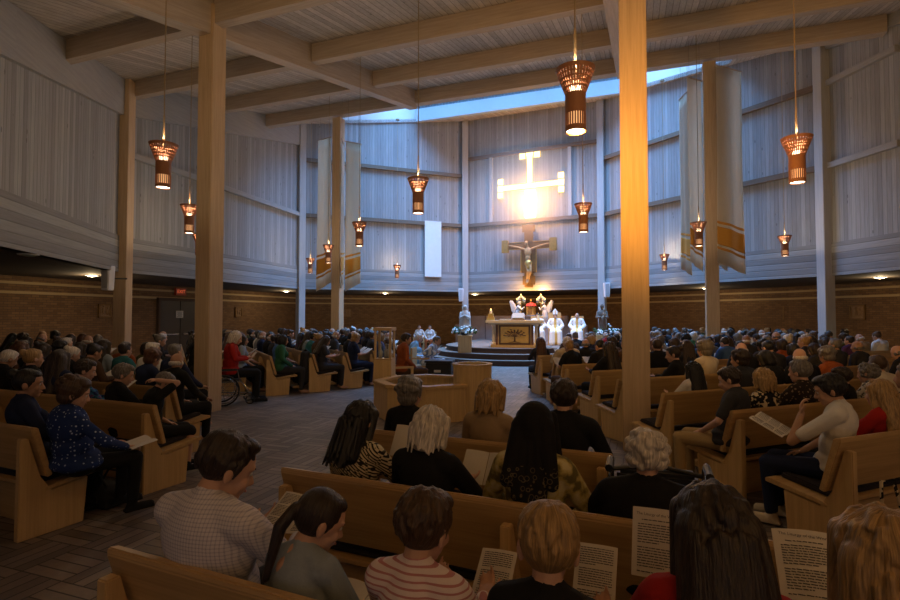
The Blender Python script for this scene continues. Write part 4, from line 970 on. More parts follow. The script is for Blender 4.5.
def spawn(pm, loc, facing, label, hair, haircol, top, bottom='charcoal', skin=0, scale=1.0, group=None, topname='shirt', bottomname='trousers', shoes=None, face=False, hairmat=None, z=0):
    o = obj('person', pm['body'], SKINS[skin], None, (loc[0], loc[1], z), -rad(facing)); o.scale = (scale,) * 3
    tag(o, label, 'person', group)
    obj('hair' if hair != 'veil' else 'head_veil', pm['hair'][hair], hairmat or HM_(haircol), o)
    obj(topname, pm['top'], CM(top) if isinstance(top, str) else top, o)
    if 'bottom' in pm: obj(bottomname, pm['bottom'], CM(bottom), o)
    if shoes and 'shoe' in pm:
        obj('shoe', pm['shoe'], CM(shoes), o); obj('shoe', pm['shoe'], CM(shoes), o, (pm['shoe_dx'], 0, 0))
    if face:
        HMx = pm['HM']; R = HMx.to_3x3()
        for s in (-1, 1):
            e = obj('eye', MB().ell(HMx @ Vector((s * .031, .0885, .112)), (.0115, .0115, .0105), R, 12, 8), EYEW, o, smooth=True)
            obj('iris', MB().ell(HMx @ Vector((s * .031, .0972, .111)), (.0055, .0038, .0055), R, 10, 6), IRIS, e, smooth=True)
            obj('eyebrow', MB().cap(HMx @ Vector((s * .018, .1035, .133)), HMx @ Vector((s * .05, .094, .134)), .005, .004, 6), hairmat or HM_(haircol if haircol != 'white' else 'grey'), o, smooth=True)
        obj('lips', MB().cap(HMx @ Vector((-.017, .1075, .049)), HMx @ Vector((.017, .1075, .049)), .0062, .0062, 8), LIPM, o, smooth=True)
    return o
# booklets
def page_mb(x0, x1, hgt, droop):
    m = MB(); n = 6; vs = []
    for i in range(n + 1):
        x = x0 + (x1 - x0) * i / n; k = abs(i / n); zc = droop * math.sin(k * 2.2)
        vs += [(x, -hgt / 2, zc), (x, hgt / 2, zc), (x, -hgt / 2, zc - .004), (x, hgt / 2, zc - .004)]
    fs = []
    for i in range(n):
        a, b = i * 4, i * 4 + 4; fs += [(a, b, b + 1, a + 1), (a + 2, a + 3, b + 3, b + 2), (a, a + 2, b + 2, b), (a + 1, b + 1, b + 3, a + 3)]
    fs += [(0, 1, 3, 2), (n * 4, n * 4 + 2, n * 4 + 3, n * 4 + 1)]
    return m.add(vs, fs)
far_me = MB().add(page_mb(.002, .15, .21, .016).v, page_mb(.002, .15, .21, .016).f); far_me.add([(-x, y, z) for x, y, z in far_me.v], far_me.f); far_me = far_me.mesh('booklet_pages')
def lines_mb(x0, x1, y1, y0, z, rows, rnd, pz):
    m = MB()
    for r in range(rows):
        y = y1 + (y0 - y1) * r / max(rows - 1, 1)
        if r % 9 == 8: continue
        x = x0
        end = x1 - (rnd.uniform(.02, .07) if r % 9 == 7 else 0)
        while x < end - .004:
            wd_ = min(rnd.uniform(.006, .02), end - x); zz = pz(x + wd_ / 2) + z; m.box((x + wd_ / 2, y, zz), (wd_ - .0022, .0028, .0004)); x += wd_
    return m
def booklet(loc, facing, tilt, label, title=None, detailed=True, two=True, scale=1.0, roll=0, group=None):
    loc = Vector(loc)
    if not detailed:
        o = obj('booklet', far_me, PAPER, None, loc); o.rotation_euler = (rad(tilt), rad(roll), -rad(facing)); o.scale = (scale,) * 3
        return tag(o, label, 'booklet', group)
    t = thing('booklet', label, 'booklet', loc, 0, group); t.rotation_euler = (rad(tilt), rad(roll), -rad(facing)); t.scale = (scale,) * 3
    pz = lambda x: .016 * math.sin(min(abs(x) / .15, 1) * 2.2)
    pg = obj('page', page_mb(.002, .15, .21, .016), PAPER, t, smooth=False)
    rnd = random.Random(len(label))
    obj('printed_lines', lines_mb(.018, .138, .052 if title else .09, -.09, .001, 19 if title else 24, rnd, pz), INK, pg)
    if title:
        tt = text('The Liturgy of the Word', .0125, INK, pg, (.078, .083, .0175), (0, 0, 0), 'page_heading')
        obj('subheading', lines_mb(.03, .126, .066, .066, .001, 1, rnd, pz), INK, pg)
    if two:
        pg2 = obj('page', page_mb(-.15, -.002, .21, 0).add([], []), PAPER, t) if False else obj('page', MB().add([(-x, y, z) for x, y, z in page_mb(.002, .15, .21, .016).v], page_mb(.002, .15, .21, .016).f), PAPER, t)
        obj('printed_lines', lines_mb(-.138, -.018, .09, -.09, .001, 24, rnd, pz), INK, pg2)
    return t

def fwd(f): return Vector((math.sin(rad(f)), math.cos(rad(f)), 0))
def rgt(f): return Vector((math.cos(rad(f)), -math.sin(rad(f)), 0))
# ------------------------------------------------------------------ pew layout
ROWS = {}
def add_row(block, i, origin, facing, side, L, bname):
    ROWS[block, i] = (Vector((origin[0], origin[1], 0)), facing, side, L)
    if L <= 7.6: pew((origin[0], origin[1], 0), facing, L, side, 'long oak pew, %s row of the %s' % (ordw[i], bname), 'pews of the ' + bname)
    else:
        pew((origin[0], origin[1], 0), facing, 6.6, side, 'long oak pew, aisle half of the %s row of the %s' % (ordw[i], bname), 'pews of the ' + bname)
        q = Vector((origin[0], origin[1], 0)) + rgt(facing) * side * 7.2
        pew(q, facing, L - 7.2, side, 'oak pew, wall-side half of the %s row of the %s' % (ordw[i], bname), 'pews of the ' + bname)
BN_ = {'C': 'center block', 'L': 'left block', 'E': 'angled block', 'R': 'right block'}
for i, (o, L) in enumerate((((-1.3, 2.0), 3.6), ((-.98, 3.04), 2.7), ((-.66, 4.08), 1.85))): add_row('C', i, o, 24, 1, L, BN_['C'])
for i, (o, L) in enumerate((((-3.27, 4.1), 3.4), ((-2.93, 5.16), 4.2), ((-3.4, 6.4), 5), ((-4.0, 7.5), 5.6), ((-4.7, 8.6), 5.6), ((-8.0, 11.3), 4), ((-8.8, 12.8), 3.4))): add_row('L', i, o, 24, -1, L, BN_['L'])
for i, (o, L) in enumerate((((-6.5, 10.85), 5), ((-5.66, 11.05), 6), ((-5.0, 11.6), 7), ((-3.94, 11.4), 7.5), ((-3.15, 11.95), 7.5), ((-2.5, 12.52), 7.5), ((-1.95, 13.2), 7.5), ((-1.9, 14.3), 7.5), ((-2.0, 15.5), 7), ((-2.3, 16.7), 6.6))): add_row('E', i, o, 62, -1, L, BN_['E'])
RR = [((2.78, 3.74), 22, 3), ((2.62, 4.85), 22, 4.5), ((2.44, 5.96), 22, 6), ((2.35, 7.27), 22, 7), ((2.3, 8.37), 20, 7.5), ((2.05, 9.45), 18, 9.5), ((2.1, 10.5), 17, 10.6), ((1.95, 11.6), 16, 10.8), ((2.75, 12.7), 15, 10.6), ((3.2, 13.8), 14, 10.3), ((3.8, 14.9), 14, 9.6), ((4.7, 16.0), 14, 8.5), ((5.7, 17.5), 14, 7.4), ((7.0, 18.9), 14, 5)]
for i, (o, f, L) in enumerate(RR): add_row('R', i, o, -f, 1, L, BN_['R'])

# ------------------------------------------------------------------ people of the near rows
TAKEN = []
def head_at(block, i, xpix, fy=.20):
    o, f, side, L = ROWS[block, i]; r = (xpix - 450) / FPX; d = rgt(f) * side; b = o + fwd(f) * fy
    t = (r * b.y - b.x) / (d.x - r * d.y); return b + d * t, f
def hero(block, i, xpix, ytop, label, hair, hc, top, bottom='charcoal', skin=0, facing=None, held=None, hy=0, sink=0, hairmat=None, shoes='black', topname='shirt', bottomname='trousers', title=None, btilt=38, boff=(0, 0), two=True, detailed=True, bscale=1.0, broll=0, fy=.20, **kw):
    p, f = head_at(block, i, xpix, fy); f = f if facing is None else facing
    zt = CAMZ + (HORIZON - ytop) / FPX * p.y
    kw['lean'] = kw.get('lean', 0) - 7 if kw.get('lean', 0) < 10 else 10; kw.setdefault('hs', 1.14 if kw.get('kid') else 1.07); pm = person_meshes(hairs=(hair,), seed=len(label) + int(xpix), **kw)
    nat = max(v.co.z for v in pm['hair'][hair].vertices) ; s = (zt - .44) / (nat - .44)
    c = sum((v.co for v in list(pm['hair'][hair].vertices)[::40]), Vector()) / len(list(pm['hair'][hair].vertices)[::40])
    # shift so that the head itself sits on the wanted bearing
    sh = Vector((c.x, c.y, 0)) * s; w = Matrix.Rotation(-rad(f), 3, 'Z') @ sh
    base = p
    loc = Vector((base.x - w.x, base.y - w.y, 0))
    o = spawn(pm, loc, f, label, hair, hc, top, bottom, skin, s, 'people of the near rows', topname, bottomname, shoes, kw.get('face', False), hairmat, .44 * (1 - s))
    TAKEN.append((block, i, (loc.x, loc.y)))
    if held:
        R3 = Matrix.Rotation(-rad(f), 3, 'Z'); q = loc + R3 @ Vector((boff[0], .41 + boff[1], 0)) * s; q.z = .44 * (1 - s) + (.855) * s + hy
        booklet(q, f, btilt, held, title, detailed, two, bscale, broll)
    return o
hero('C', 0, 228, 427, 'man with short dark hair in a light checked shirt, front pew end', 'crop', 'dark', 'checked', 'charcoal', 0, held='open printed booklet in the hands of the checked-shirt man', yaw=-26, pitch=26, lean=0, w=1.13, bulk=1.1, vox=.009, face=True, arms=('read', 'read'), btilt=30, boff=(.05, -.03), bscale=.95)
hero('C', 0, 312, 487, 'girl with a dark ponytail in a blue-grey shirt beside the checked-shirt man', 'pony', 'dark', 'bluegrey', 'grey', 0, sex='f', w=.86, yaw=-36, pitch=28, lean=2, vox=.009, face=True, arms=('lap', 'lap'), held='cream folded booklet on the lap of the ponytailed girl', hy=-.2, btilt=8, detailed=False, kid=True)
hero('C', 0, 424, 483, 'boy with thick brown hair in a pink striped shirt', 'boy', 'brown', 'striped', 'navy', 0, w=.86, yaw=-8, pitch=17, lean=0, vox=.009, face=True, held='open printed booklet held by the boy in the striped shirt', arms=('read', 'read'), hy=-.05, boff=(.02, .06), btilt=42, two=False, kid=True)
hero('C', 0, 547, 497, 'blond boy in a black shirt between the striped boy and the red-sleeved woman', 'boy', 'blond', 'black', 'charcoal', 0, w=.82, yaw=10, pitch=15, lean=0, vox=.009, face=True, held='printed sheet held up by the blond boy in black', arms=('read', 'read'), hy=.02, boff=(-.02, .06), btilt=55, two=False, sleeves='short', kid=True)
hero('C', 0, 722, 490, 'woman with long dark brown hair and red sleeves', 'long', 'dark', 'red', 'black', 0, sex='f', w=.98, yaw=12, pitch=20, lean=0, vox=.009, face=True, held='printed liturgy sheet held by the red-sleeved woman', title=True, arms=('read', 'read'), hy=.08, boff=(-.27, .04), btilt=62, two=False, topname='blouse', bscale=1.12)
hero('C', 0, 893, 513, 'blonde woman at the edge of the frame beside the liturgy booklet', 'long', 'blond', 'brown', 'black', 0, sex='f', w=.95, yaw=5, pitch=8, vox=.009, face=True, held='open liturgy booklet with a printed heading beside the blonde woman', title=True, hy=.10, boff=(-.17, .02), btilt=38, two=False, bscale=1.15, topname='blouse')
hero('C', 1, 352, 400, 'woman with long black hair in a black and cream patterned blouse', 'mid', 'black', 'tribal', 'black', 1, sex='f', w=1.0, yaw=-12, pitch=18, vox=.010, held='white booklet held by the woman in the black and cream blouse', hy=.10, boff=(.17, .0), btilt=60, topname='blouse', detailed=False)
hero('C', 1, 428, 404, 'woman with white bobbed hair in a black top', 'bob', 'white', 'black', 'black', 0, sex='f', w=1.05, yaw=-8, pitch=18, vox=.010, held='white sheet held by the white-haired woman in black', hy=.0, boff=(.20, .0), btilt=50, topname='blouse', detailed=False)
hero('C', 1, 532, 402, 'woman under a black lace veil in a yellow floral blouse', 'veil', 'black', 'floral', 'black', 1, sex='f', w=1.02, yaw=4, pitch=10, vox=.010, hairmat=PATN['lace'], topname='blouse', arms=('lap', 'lap'))
hero('C', 1, 645, 427, 'elderly woman with curly white hair in black by the walker', 'curly', 'white', 'black', 'black', 0, sex='f', w=1.22, bulk=1.15, yaw=0, pitch=14, vox=.010, topname='cardigan', arms=('knee', 'knee'))
hero('C', 2, 409, 374, 'woman with puffy grey-blond hair in a dark top, third pew', 'puffy', 'grey', 'black', 'black', 0, sex='f', w=.98, yaw=-6, pitch=10, topname='blouse', arms=('lap', 'lap'))
hero('C', 2, 489, 378, 'woman with a blonde bob in a tan top, third pew', 'bob', 'blond', 'tan', 'brown', 0, sex='f', w=.98, yaw=-12, pitch=12, topname='blouse', held='white booklet held by the blonde woman in tan', detailed=False, hy=-.02, boff=(.1, 0))
hero('C', 2, 563, 377, 'man with dark hair in a black jacket at the third pew end', 'short', 'dark', 'black', 'black', 0, w=1.06, yaw=0, pitch=8, topname='jacket', arms=('lap', 'lap'))
# left block, near
hero('L', 0, 74, 373, 'woman with short brown curls in a navy top with white dots', 'puffy', 'brown', 'dotted', 'black', 0, sex='f', w=1.35, bulk=1.35, facing=40, yaw=-18, pitch=18, hs=1.16, fy=.28, face=True, topname='blouse', arms=('knee', 'knee'), held='white booklet held by the woman in the dotted top', hy=-.19, boff=(.10, .10), btilt=12, detailed=False)
hero('L', 0, 27, 368, 'woman with dark hair in plain navy next to the dotted top', 'bun', 'black', 'navy', 'black', 1, sex='f', w=1.1, facing=42, yaw=-18, pitch=8, face=True, topname='blouse', arms=('lap', 'lap'))
hero('L', 1, 166, 371, 'man in black shirt and shorts holding the back of his head', 'short', 'grey', 'black', 'black', 0, w=1.15, facing=50, yaw=-10, pitch=36, lean=14, face=True, shorts=True, sleeves='short', fy=.38, arms=('behind', 'lap'), bottomname='shorts')
hero('L', 1, 124, 362, 'woman with cropped grey hair in black, second row of the left block', 'short', 'grey', 'black', 'black', 0, sex='f', w=1.1, facing=38, yaw=-16, pitch=20, face=True, topname='blouse', held='white booklet before the cropped grey-haired woman in black', detailed=False, hy=.02)
hero('L', 1, 86, 358, 'woman with dark hair in a blue and purple patterned top', 'short', 'dark', 'bluemix', 'black', 0, sex='f', w=1.0, facing=40, yaw=-16, pitch=18, face=True, topname='blouse', held='open white booklet held by the woman in blue and purple', detailed=False, hy=.08)
# right block, near
hero('R', 0, 829, 372, 'young man with thick black hair in a white polo, hand at chin', 'boy', 'black', 'white', 'navy', 1, w=1.14, facing=-46, yaw=8, pitch=20, lean=4, vox=.009, face=True, sleeves='short', fy=.33, arms=('lap', 'chin'), topname='polo_shirt', held='large open book on the knees of the young man in white', hy=-.03, boff=(-.02, .05), btilt=28, bscale=1.3, shoes='cream')
hero('R', 0, 888, 379, 'woman with long blonde hair in red beside the white polo', 'long', 'blond', 'red', 'black', 0, sex='f', w=.95, facing=-28, yaw=-4, pitch=8, topname='blouse')
hero('R', 1, 729, 365, 'man in a dark polo and khaki trousers at the pew end', 'short', 'dark', 'charcoal', 'khaki', 0, w=1.2, bulk=1.15, facing=-48, yaw=0, pitch=22, face=True, sleeves='short', topname='polo_shirt', arms=('lap', 'lap'))
hero('R', 1, 764, 367, 'woman with a blonde bob in a black and cream flower print', 'bob', 'blond', 'blob', 'black', 0, sex='f', w=.95, facing=-22, pitch=6, topname='blouse')
hero('R', 1, 800, 359, 'person with short grey hair in a dark leopard print', 'short', 'grey', 'leopard', 'black', 0, sex='f', w=1.15, facing=-26, pitch=8, topname='blouse')
hero('R', 1, 841, 366, 'dark-haired person in black behind the young man in white', 'short', 'dark', 'black', 'black', 0, w=1.05, facing=-40, yaw=14, pitch=10, face=True)
hero('R', 1, 868, 362, 'person with curled grey hair in a mottled silver top, second row of the right block', 'curly', 'grey', 'silver', 'black', 0, sex='f', w=1.0, facing=-30, pitch=12, topname='blouse')
hero('R', 2, 696, 361, 'woman with long dark hair over a white blouse, third pew of the right block', 'long', 'black', 'white', 'black', 0, sex='f', w=.95, facing=-18, pitch=6, topname='blouse')
hero('R', 2, 880, 357, 'woman with short grey hair in royal blue, third row of the right block', 'bob', 'grey', 'blue', 'navy', 0, sex='f', w=1.05, facing=-50, yaw=10, pitch=6, face=True, topname='blouse')
hero('R', 3, 674, 345, 'woman with tied-back dark hair and black jacket, fourth row of the right block', 'bun', 'dark', 'black', 'black', 0, sex='f', w=1.0, facing=-50, yaw=10, pitch=12, face=True, topname='jacket')
hero('R', 3, 705, 338, 'person with fluffy white hair, fourth row of the right block', 'puffy', 'grey', 'cream', 'black', 0, sex='f', facing=-20, pitch=10, topname='blouse')
hero('R', 6, 567, 336, 'man with short white hair in a beige shirt near the altar steps', 'short', 'white', 'beige', 'brown', 0, w=1.12, facing=-8, pitch=4)
hero('R', 7, 541, 337, 'woman with long auburn hair in a dark dress on the aisle', 'long', 'auburn', 'charcoal', 'black', 0, sex='f', facing=-5, pitch=2, topname='dress')
hero('R', 4, 612, 341, 'woman with dark hair and black top on the altar side of the orange-lit pillar', 'long', 'dark', 'black', 'black', 0, sex='f', facing=-24, pitch=8, topname='blouse')

# ------------------------------------------------------------------ congregation farther back
def inside(x, y, poly):
    c = False; n = len(poly)
    for i in range(n):
        (x0, y0), (x1, y1) = poly[i], poly[(i + 1) % n]
        if (y0 > y) != (y1 > y) and x < (x1 - x0) * (y - y0) / (y1 - y0) + x0: c = not c
    return c
PILL = [uv(.13, -3.52), uv(-.07, 3.92), uv(9.3, -6.55), uv(9.3, 5.95)] + [Vector((x, y, 0)) for x, y in CLER[2:7]]
HM_M = ('short', 'crop', 'bald'); HM_F = ('bob', 'long', 'puffy', 'bun')
PROTO = [(dict(sex='m', w=1.04, pitch=24, arms=('read', 'read')), HM_M, 1), (dict(sex='m', w=1.15, pitch=6, yaw=-14, arms=('lap', 'lap'), sleeves='short', bulk=1.12), HM_M, 0), (dict(sex='m', w=1.0, pitch=2, yaw=12, arms=('knee', 'lap')), HM_M, 0),
         (dict(sex='f', w=.95, pitch=26, yaw=4, arms=('read', 'read'), sleeves='short'), HM_F, 1), (dict(sex='f', w=1.0, pitch=8, yaw=16, arms=('lap', 'lap')), HM_F, 0), (dict(sex='f', w=1.14, pitch=20, yaw=-10, arms=('read', 'read'), bulk=1.15), HM_F, 1), (dict(sex='f', w=.92, pitch=4, yaw=-4, arms=('lap', 'knee'), sleeves='short'), HM_F, 0)]
PM = [person_meshes(hairs=h, vox=.0145, seed=5 + i, **k) for i, (k, h, r) in enumerate(PROTO)]
HW = {'black': 'black', 'dark': 'dark brown', 'brown': 'brown', 'auburn': 'auburn', 'blond': 'blond', 'grey': 'grey', 'white': 'white'}
SW_ = {'short': 'short', 'crop': 'cropped', 'bob': 'bobbed', 'long': 'long', 'puffy': 'fluffy', 'bun': 'tied-back'}
TOPS = ['black'] * 12 + ['charcoal'] * 8 + ['navy'] * 6 + ['brown'] * 5 + ['white'] * 3 + ['grey'] * 2 + ['cream', 'tan', 'red', 'olive', 'blue', 'paleblue', 'green', 'pink', 'purple', 'teal', 'rust', 'bluegrey', 'olive', 'brown']
def crowd(block, rows, step=.6):
    for i in rows:
        o, f, side, L = ROWS[block, i]; d = rgt(f) * side; n = int((L - .35) / step); seat = 0
        for k in range(n):
            p = o + fwd(f) * (.30 + RND.uniform(-.03, .05)) + d * (.36 + step * k + RND.uniform(-.06, .06))
            seat = k
            r = p.x / p.y
            if p.y < 1 or r > .90 or r < -.90 or not inside(p.x, p.y, BR): continue
            if RND.random() < .07: continue
            if any((p - w).xy.length < .88 for w in PILL): continue
            if any(b == block and abs(p.x - x) + abs(p.y - y) < .62 for b, j, (x, y) in TAKEN): continue
            m = RND.randrange(len(PROTO)); k_, hs, reads = PROTO[m]; hair = RND.choice(hs); male = k_['sex'] == 'm'
            hc = RND.choice(['black', 'black', 'dark', 'dark', 'dark', 'brown', 'grey', 'grey', 'white'] if male else ['black', 'dark', 'dark', 'dark', 'black', 'brown', 'brown', 'auburn', 'blond', 'grey', 'white'])
            if hair == 'long' and hc in ('white', 'grey', 'blond'): hc = 'dark'
            if hair == 'bald': hc = RND.choice(['grey', 'white'])
            top = RND.choice(TOPS)
            hd = 'balding' if hair == 'bald' else SW_[hair] + ' ' + HW[hc] + '-haired'
            where = '%s seat from aisle, %s row, %s' % (ordw[k], ordw[i], BN_[block])
            lab = '%s person in %s, %s' % (hd, {'paleblue': 'pale blue', 'bluegrey': 'blue-grey'}.get(top, top), where)
            s = RND.uniform(.96, 1.06); fac = f + RND.uniform(-9, 9) + (-f + 8) * .18 * (1 if block != 'E' else .3)
            spawn(PM[m], (p.x, p.y), fac, lab, hair, hc, top, RND.choice(['black', 'charcoal', 'navy', 'brown']), RND.choice([0, 0, 0, 0, 1, 1, 2]), s, 'congregation of the ' + BN_[block], z=.44 * (1 - s))
            if reads and RND.random() < .9:
                q = p + fwd(fac) * .41 * s; booklet((q.x, q.y, .86 * s + .44 * (1 - s)), fac, RND.uniform(20, 55), 'open white booklet in the hands of the ' + ' '.join(('%s seat, %s row, %s' % (ordw[k], ordw[i], BN_[block])).split()), None, False, scale=RND.uniform(.9, 1.1), group='booklets of the ' + BN_[block])
crowd('L', range(7)); crowd('E', range(10)); crowd('R', range(14), .62)
# ------------------------------------------------------------------ clergy and helpers
def chair(loc, facing, label, high=1.1):
    t = thing('presider_chair', label, 'chair', loc, -rad(facing))
    obj('seat', MB().box((0, .25, .44), (.52, .5, .06)), W_OAK, t, bevel=.01); obj('backrest', MB().box((0, .0, high / 2 + .25), (.52, .05, high - .45)), W_OAKV, t, bevel=.01)
    for sx in (-1, 1):
        obj('armrest', MB().box((sx * .27, .24, .66), (.05, .48, .04)), W_OAKY, t)
        for y in (.03, .45): obj('leg', MB().box((sx * .25, y, .22 if y < .1 else .33), (.05, .05, .44 if y < .1 else .66)), W_OAKV, t)
    return t
def priest(xp, d, facing, z, label, hair, hc, top='chasuble', mitre=False, skin=0, yaw=0, pitch=6, arms=('lap', 'lap'), seat=True, lean=2, slabel=None, s=1.0, high=1.15):
    q = px(xp, 316, d); pm = person_meshes(robe=True, w=1.15, hairs=(hair,), pitch=pitch, yaw=yaw, lean=lean, vox=.013, arms=arms, seed=int(xp))
    o = spawn(pm, (q.x, q.y), facing, label, hair, hc, top, skin=skin, topname='robe', face=True, z=z + .44 * (1 - s), scale=s)
    if mitre:
        m = MB(); M = pm['HM']
        for sy in (-1, 1):
            pr = [(-.088, .185), (.088, .185), (.098, .29), (0, .42), (-.098, .29)]
            m.prism(pr, 0, .02, lambda x, zz, t: M @ Vector((x, .02 + sy * (.085 - (zz - .185) * .28) - t * sy, zz)))
        for sx in (-1, 1): m.prism([(-.06, .185), (.10, .185), (.06, .28), (-.02, .28)], 0, .015, lambda y, zz, t: M @ Vector((sx * (.088 - t), y, zz)))
        obj('mitre', m, WHITE, o)
        obj('mitre_band', MB().prism([(-.014, .19), (.014, .19), (.01, .36), (-.01, .36)], .109, .115, lambda x, zz, t: M @ Vector((x, t - (zz - .185) * .28, zz))), GOLD, o)
    if seat:
        b = Vector((q.x, q.y, z)) - fwd(facing) * .30; chair(b, facing, slabel, high)
    return o
priest(555, 21.4, 188, PT, 'bishop in white robe and tall mitre seated beside the altar', 'short', 'grey', mitre=True, slabel='wooden presider chair under the bishop in the mitre', high=1.3)
priest(577, 21.6, 196, PT, 'priest in white and gold robe seated beyond the bishop', 'bald', 'grey', slabel='wooden chair under the priest beyond the bishop')
priest(537.5, 21.6, 184, PT, 'white-robed cleric seated between altar candle and bishop', 'short', 'dark', top='white', slabel='wooden chair under the cleric by the altar candle')
priest(425, 13.6, 100, 0, 'cleric in blue and white striped vestment bending over a book', 'short', 'grey', top='vestment', lean=30, pitch=14, arms=('read', 'read'), slabel='wooden chair under the striped cleric by the oil cabinet', high=.9)
priest(409, 14.6, 80, 0, 'white-robed cleric seated behind the oil cabinet', 'short', 'white', top='skyblue', lean=24, pitch=20, arms=('read', 'read'), slabel='wooden chair behind the oil cabinet', high=.9)
booklet(px(437, 349, 13.7), 100, 35, 'white book held by the cleric in the striped vestment', None, False, scale=1.3)
for xp, d, lab, hc in ((419.5, 26, 'seated person in a white top by the far brick wall, nearer the cabinet', 'dark'), (430, 26, 'seated person in a white top by the far brick wall, nearer the altar', 'black')):
    q = px(xp, 316, d); spawn(PM[4], (q.x, q.y), 190, lab, 'bun', hc, 'white', 'rust', 0, 1.0, 'seated pair by the far brick wall'); chair(Vector((q.x, q.y, 0)) - fwd(190) * .3, 190, 'plain wooden chair by the far brick wall, %s' % ('nearer the cabinet' if xp < 425 else 'nearer the altar'), .95)
q = px(402, 316, 11.3); pm = person_meshes(w=1.08, hairs=('short',), pitch=12, yaw=-5, arms=('lap', 'lap'), lean=6, vox=.012, face=True)
spawn(pm, (q.x, q.y), 68, 'man with dark hair in a rust shirt on a chair behind the font', 'short', 'dark', 'rust', 'brown', 1, 1.06, None, shoes='black', face=True)
chair(Vector((q.x, q.y, 0)) - fwd(68) * .3, 68, 'oak chair under the man in the rust shirt', .95)
# wheelchair with the woman in red
def wheelchair(loc, facing, label):
    t = thing('wheelchair', label, 'wheelchair', loc, -rad(facing))
    obj('seat', MB().box((0, .22, .46), (.44, .42, .04)), BLACKP, t, bevel=.01); obj('backrest', MB().box((0, -.01, .70), (.42, .03, .42)), BLACKP, t, bevel=.01)
    for s in (-1, 1):
        m = MB(); n = 28
        pts = [(s * .28, .08 + .29 * math.cos(2 * PI * k / n), .30 + .29 * math.sin(2 * PI * k / n)) for k in range(n + 1)]; m.tube(pts, .017, 8)
        w = obj('wheel', m, BLACKP, t, smooth=True)
        m = MB(); m.tube([(s * .31, .08 + .25 * math.cos(2 * PI * k / n), .30 + .25 * math.sin(2 * PI * k / n)) for k in range(n + 1)], .009, 6)
        for k in range(9): m.tube([(s * .28, .08, .30), (s * .28, .08 + .28 * math.cos(k * .698), .30 + .28 * math.sin(k * .698))], .003, 4)
        obj('hand_rim', m, CHROME, w)
        m = MB(); m.tube([(s * .23, .58 + .08 * math.cos(2 * PI * k / 16), .09 + .08 * math.sin(2 * PI * k / 16)) for k in range(17)], .014, 6); obj('caster', m, BLACKP, t)
        m = MB(); m.tube([(s * .23, -.16, .93), (s * .23, -.04, .93), (s * .23, -.02, .9), (s * .23, .0, .46), (s * .23, .40, .46), (s * .23, .52, .3), (s * .2, .62, .12)], .013, 8); m.tube([(s * .23, .0, .20), (s * .23, .0, .46)], .013); m.tube([(s * .23, .0, .2), (s * .23, .55, .17)], .013); m.tube([(s * .25, .02, .68), (s * .25, .34, .68), (s * .24, .38, .46)], .012)
        obj('side_frame', m, CHROME, t); obj('push_grip', MB().tube([(s * .23, -.19, .93), (s * .23, -.08, .93)], .02), BLACKP, t); obj('arm_pad', MB().box((s * .25, .18, .70), (.06, .3, .03)), BLACKP, t, bevel=.008)
        obj('footplate', MB().box((s * .12, .68, .1), (.16, .16, .015)), DARK, t)
    return t
wl = Vector((-4.4, 10.45, 0)); WF = 64
wheelchair(wl - fwd(WF) * .22, WF, 'wheelchair of the woman in red beside the tan pillar')
pm = person_meshes(sex='f', w=1.08, bulk=1.1, hairs=('bob',), pitch=22, arms=('read', 'read'), vox=.012)
spawn(pm, wl, WF, 'white-haired woman in a red jacket reading in a wheelchair', 'bob', 'white', 'red', 'black', 0, 1.1, None, 'jacket', shoes='black', z=.02)
q = wl + fwd(WF) * .42; booklet((q.x, q.y, .92), WF, 50, 'white booklet read by the woman in the red jacket', None, False, scale=1.1)
# rollator before the curly-haired woman
rl = thing('rollator', 'black rollator walker standing in front of the curly white-haired woman', 'walker', (1.20, 3.05, 0), -rad(20))
for s in (-1, 1):
    m = MB(); m.tube([(s * .25, -.22, .92), (s * .25, -.1, .93), (s * .25, -.02, .88), (s * .25, .18, .12)], .014, 8); m.tube([(s * .25, .02, .75), (s * .25, -.26, .12)], .013, 8); m.tube([(s * .25, -.15, .45), (s * .25, .1, .45)], .01, 6)
    obj('side_frame', m, CHROME, rl); obj('hand_grip', MB().tube([(s * .25, -.27, .915), (s * .25, -.12, .925)], .022), BLACKP, rl)
    obj('brake_lever', MB().tube([(s * .25, -.08, .9), (s * .25, -.14, .86), (s * .25, -.24, .865)], .008, 6), CHROME, rl)
    for y in (.19, -.27):
        m = MB(); m.tube([(s * .25, y + .085 * math.cos(2 * PI * k / 16), .1 + .085 * math.sin(2 * PI * k / 16)) for k in range(17)], .016, 6); m.tube([(s * .235, y, .1), (s * .265, y, .1)], .03, 10); obj('wheel', m, BLACKP, rl)
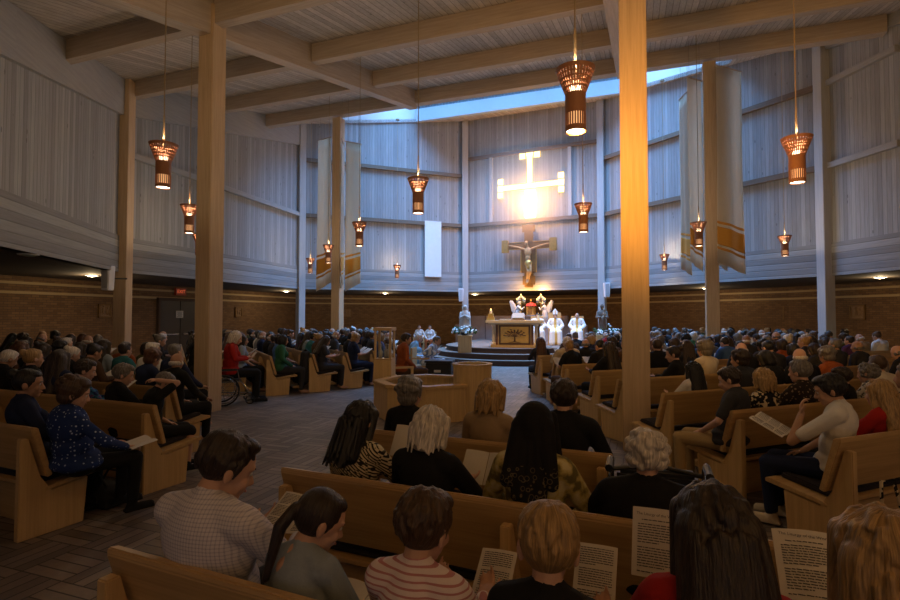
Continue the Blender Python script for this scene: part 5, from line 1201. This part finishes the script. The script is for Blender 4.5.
obj('seat', MB().box((0, -.03, .56), (.46, .26, .03)), BLACKP, rl, bevel=.008); obj('basket', MB().box((0, .06, .74), (.44, .16, .2)), BLACKP, rl, bevel=.02); obj('crossbar', MB().tube([(-.25, .0, .84), (0, .08, .86), (.25, .0, .84)], .014), BLACKP, rl)
# bags
def bag(loc, rz, dims, mt, label, strap=True, kind='bag'):
    t = thing(kind, label, 'bag', loc, rz); x, y, z = dims
    b = MB(); b.ell((0, 0, z * .45), (x, y, z * .45)); b.box((0, 0, z * .35), (x * 1.5, y * 1.4, z * .66)); obj('body', remesh(b, .014, 5, 'bag'), mt, t)
    if strap:
        for s in (-1, 1): obj('strap', MB().tube([(-x * .5, s * y * .4, z * .75), (-x * .3, s * y * .6, z * 1.15), (x * .3, s * y * .6, z * 1.15), (x * .5, s * y * .4, z * .75)], .011, 6), mt, t, smooth=True)
    obj('zip_flap', MB().box((0, -y * .95, z * .4), (x * 1.0, .012, z * .25)), DARK, t, bevel=.005)
    return t
bp = px(97, 505, 910 / (503 - 316)); bag((bp.x + .1, bp.y, 0), rad(-20), (.22, .15, .26), plain('black_bag_cloth', (.012, .011, .012), .8, .3, 20, .2), 'black bag on the floor by the feet of the dotted-top woman')
bp = px(888, 505, 3.25); bag((bp.x + .05, bp.y, .0), rad(20), (.2, .12, .62), PATN['blob'], 'flower-printed tote bag standing behind the near right pew')
o_, f_, s_, L_ = ROWS['C', 2]; bp = o_ + fwd(f_) * .35 + rgt(f_) * .66; bag((bp.x, bp.y, .47), rad(-24), (.17, .09, .24), BLACKP, 'black shoulder bag on the third pew between two women')
o_, f_, s_, L_ = ROWS['E', 4]
ct = thing('coat', 'dark coat draped over the pew end near the font', 'coat', o_ + fwd(f_) * .02 - rgt(f_) * .05, -rad(f_))
b = MB(); b.cap((-.15, -.08, .9), (-.42, -.08, .89), .05, .05); b.cap((-.15, -.13, .86), (-.18, -.15, .28), .07, .12); b.cap((-.38, -.13, .86), (-.36, -.15, .3), .07, .11); b.cap((-.2, .03, .84), (-.22, .14, .56), .05, .07); obj('cloth', remesh(b, .016, 5, 'coat'), CM('charcoal'), ct); obj('collar', MB().tube([(-.15, -.1, .93), (-.28, -.09, .96), (-.42, -.1, .93)], .025, 8), CM('black'), ct, smooth=True)
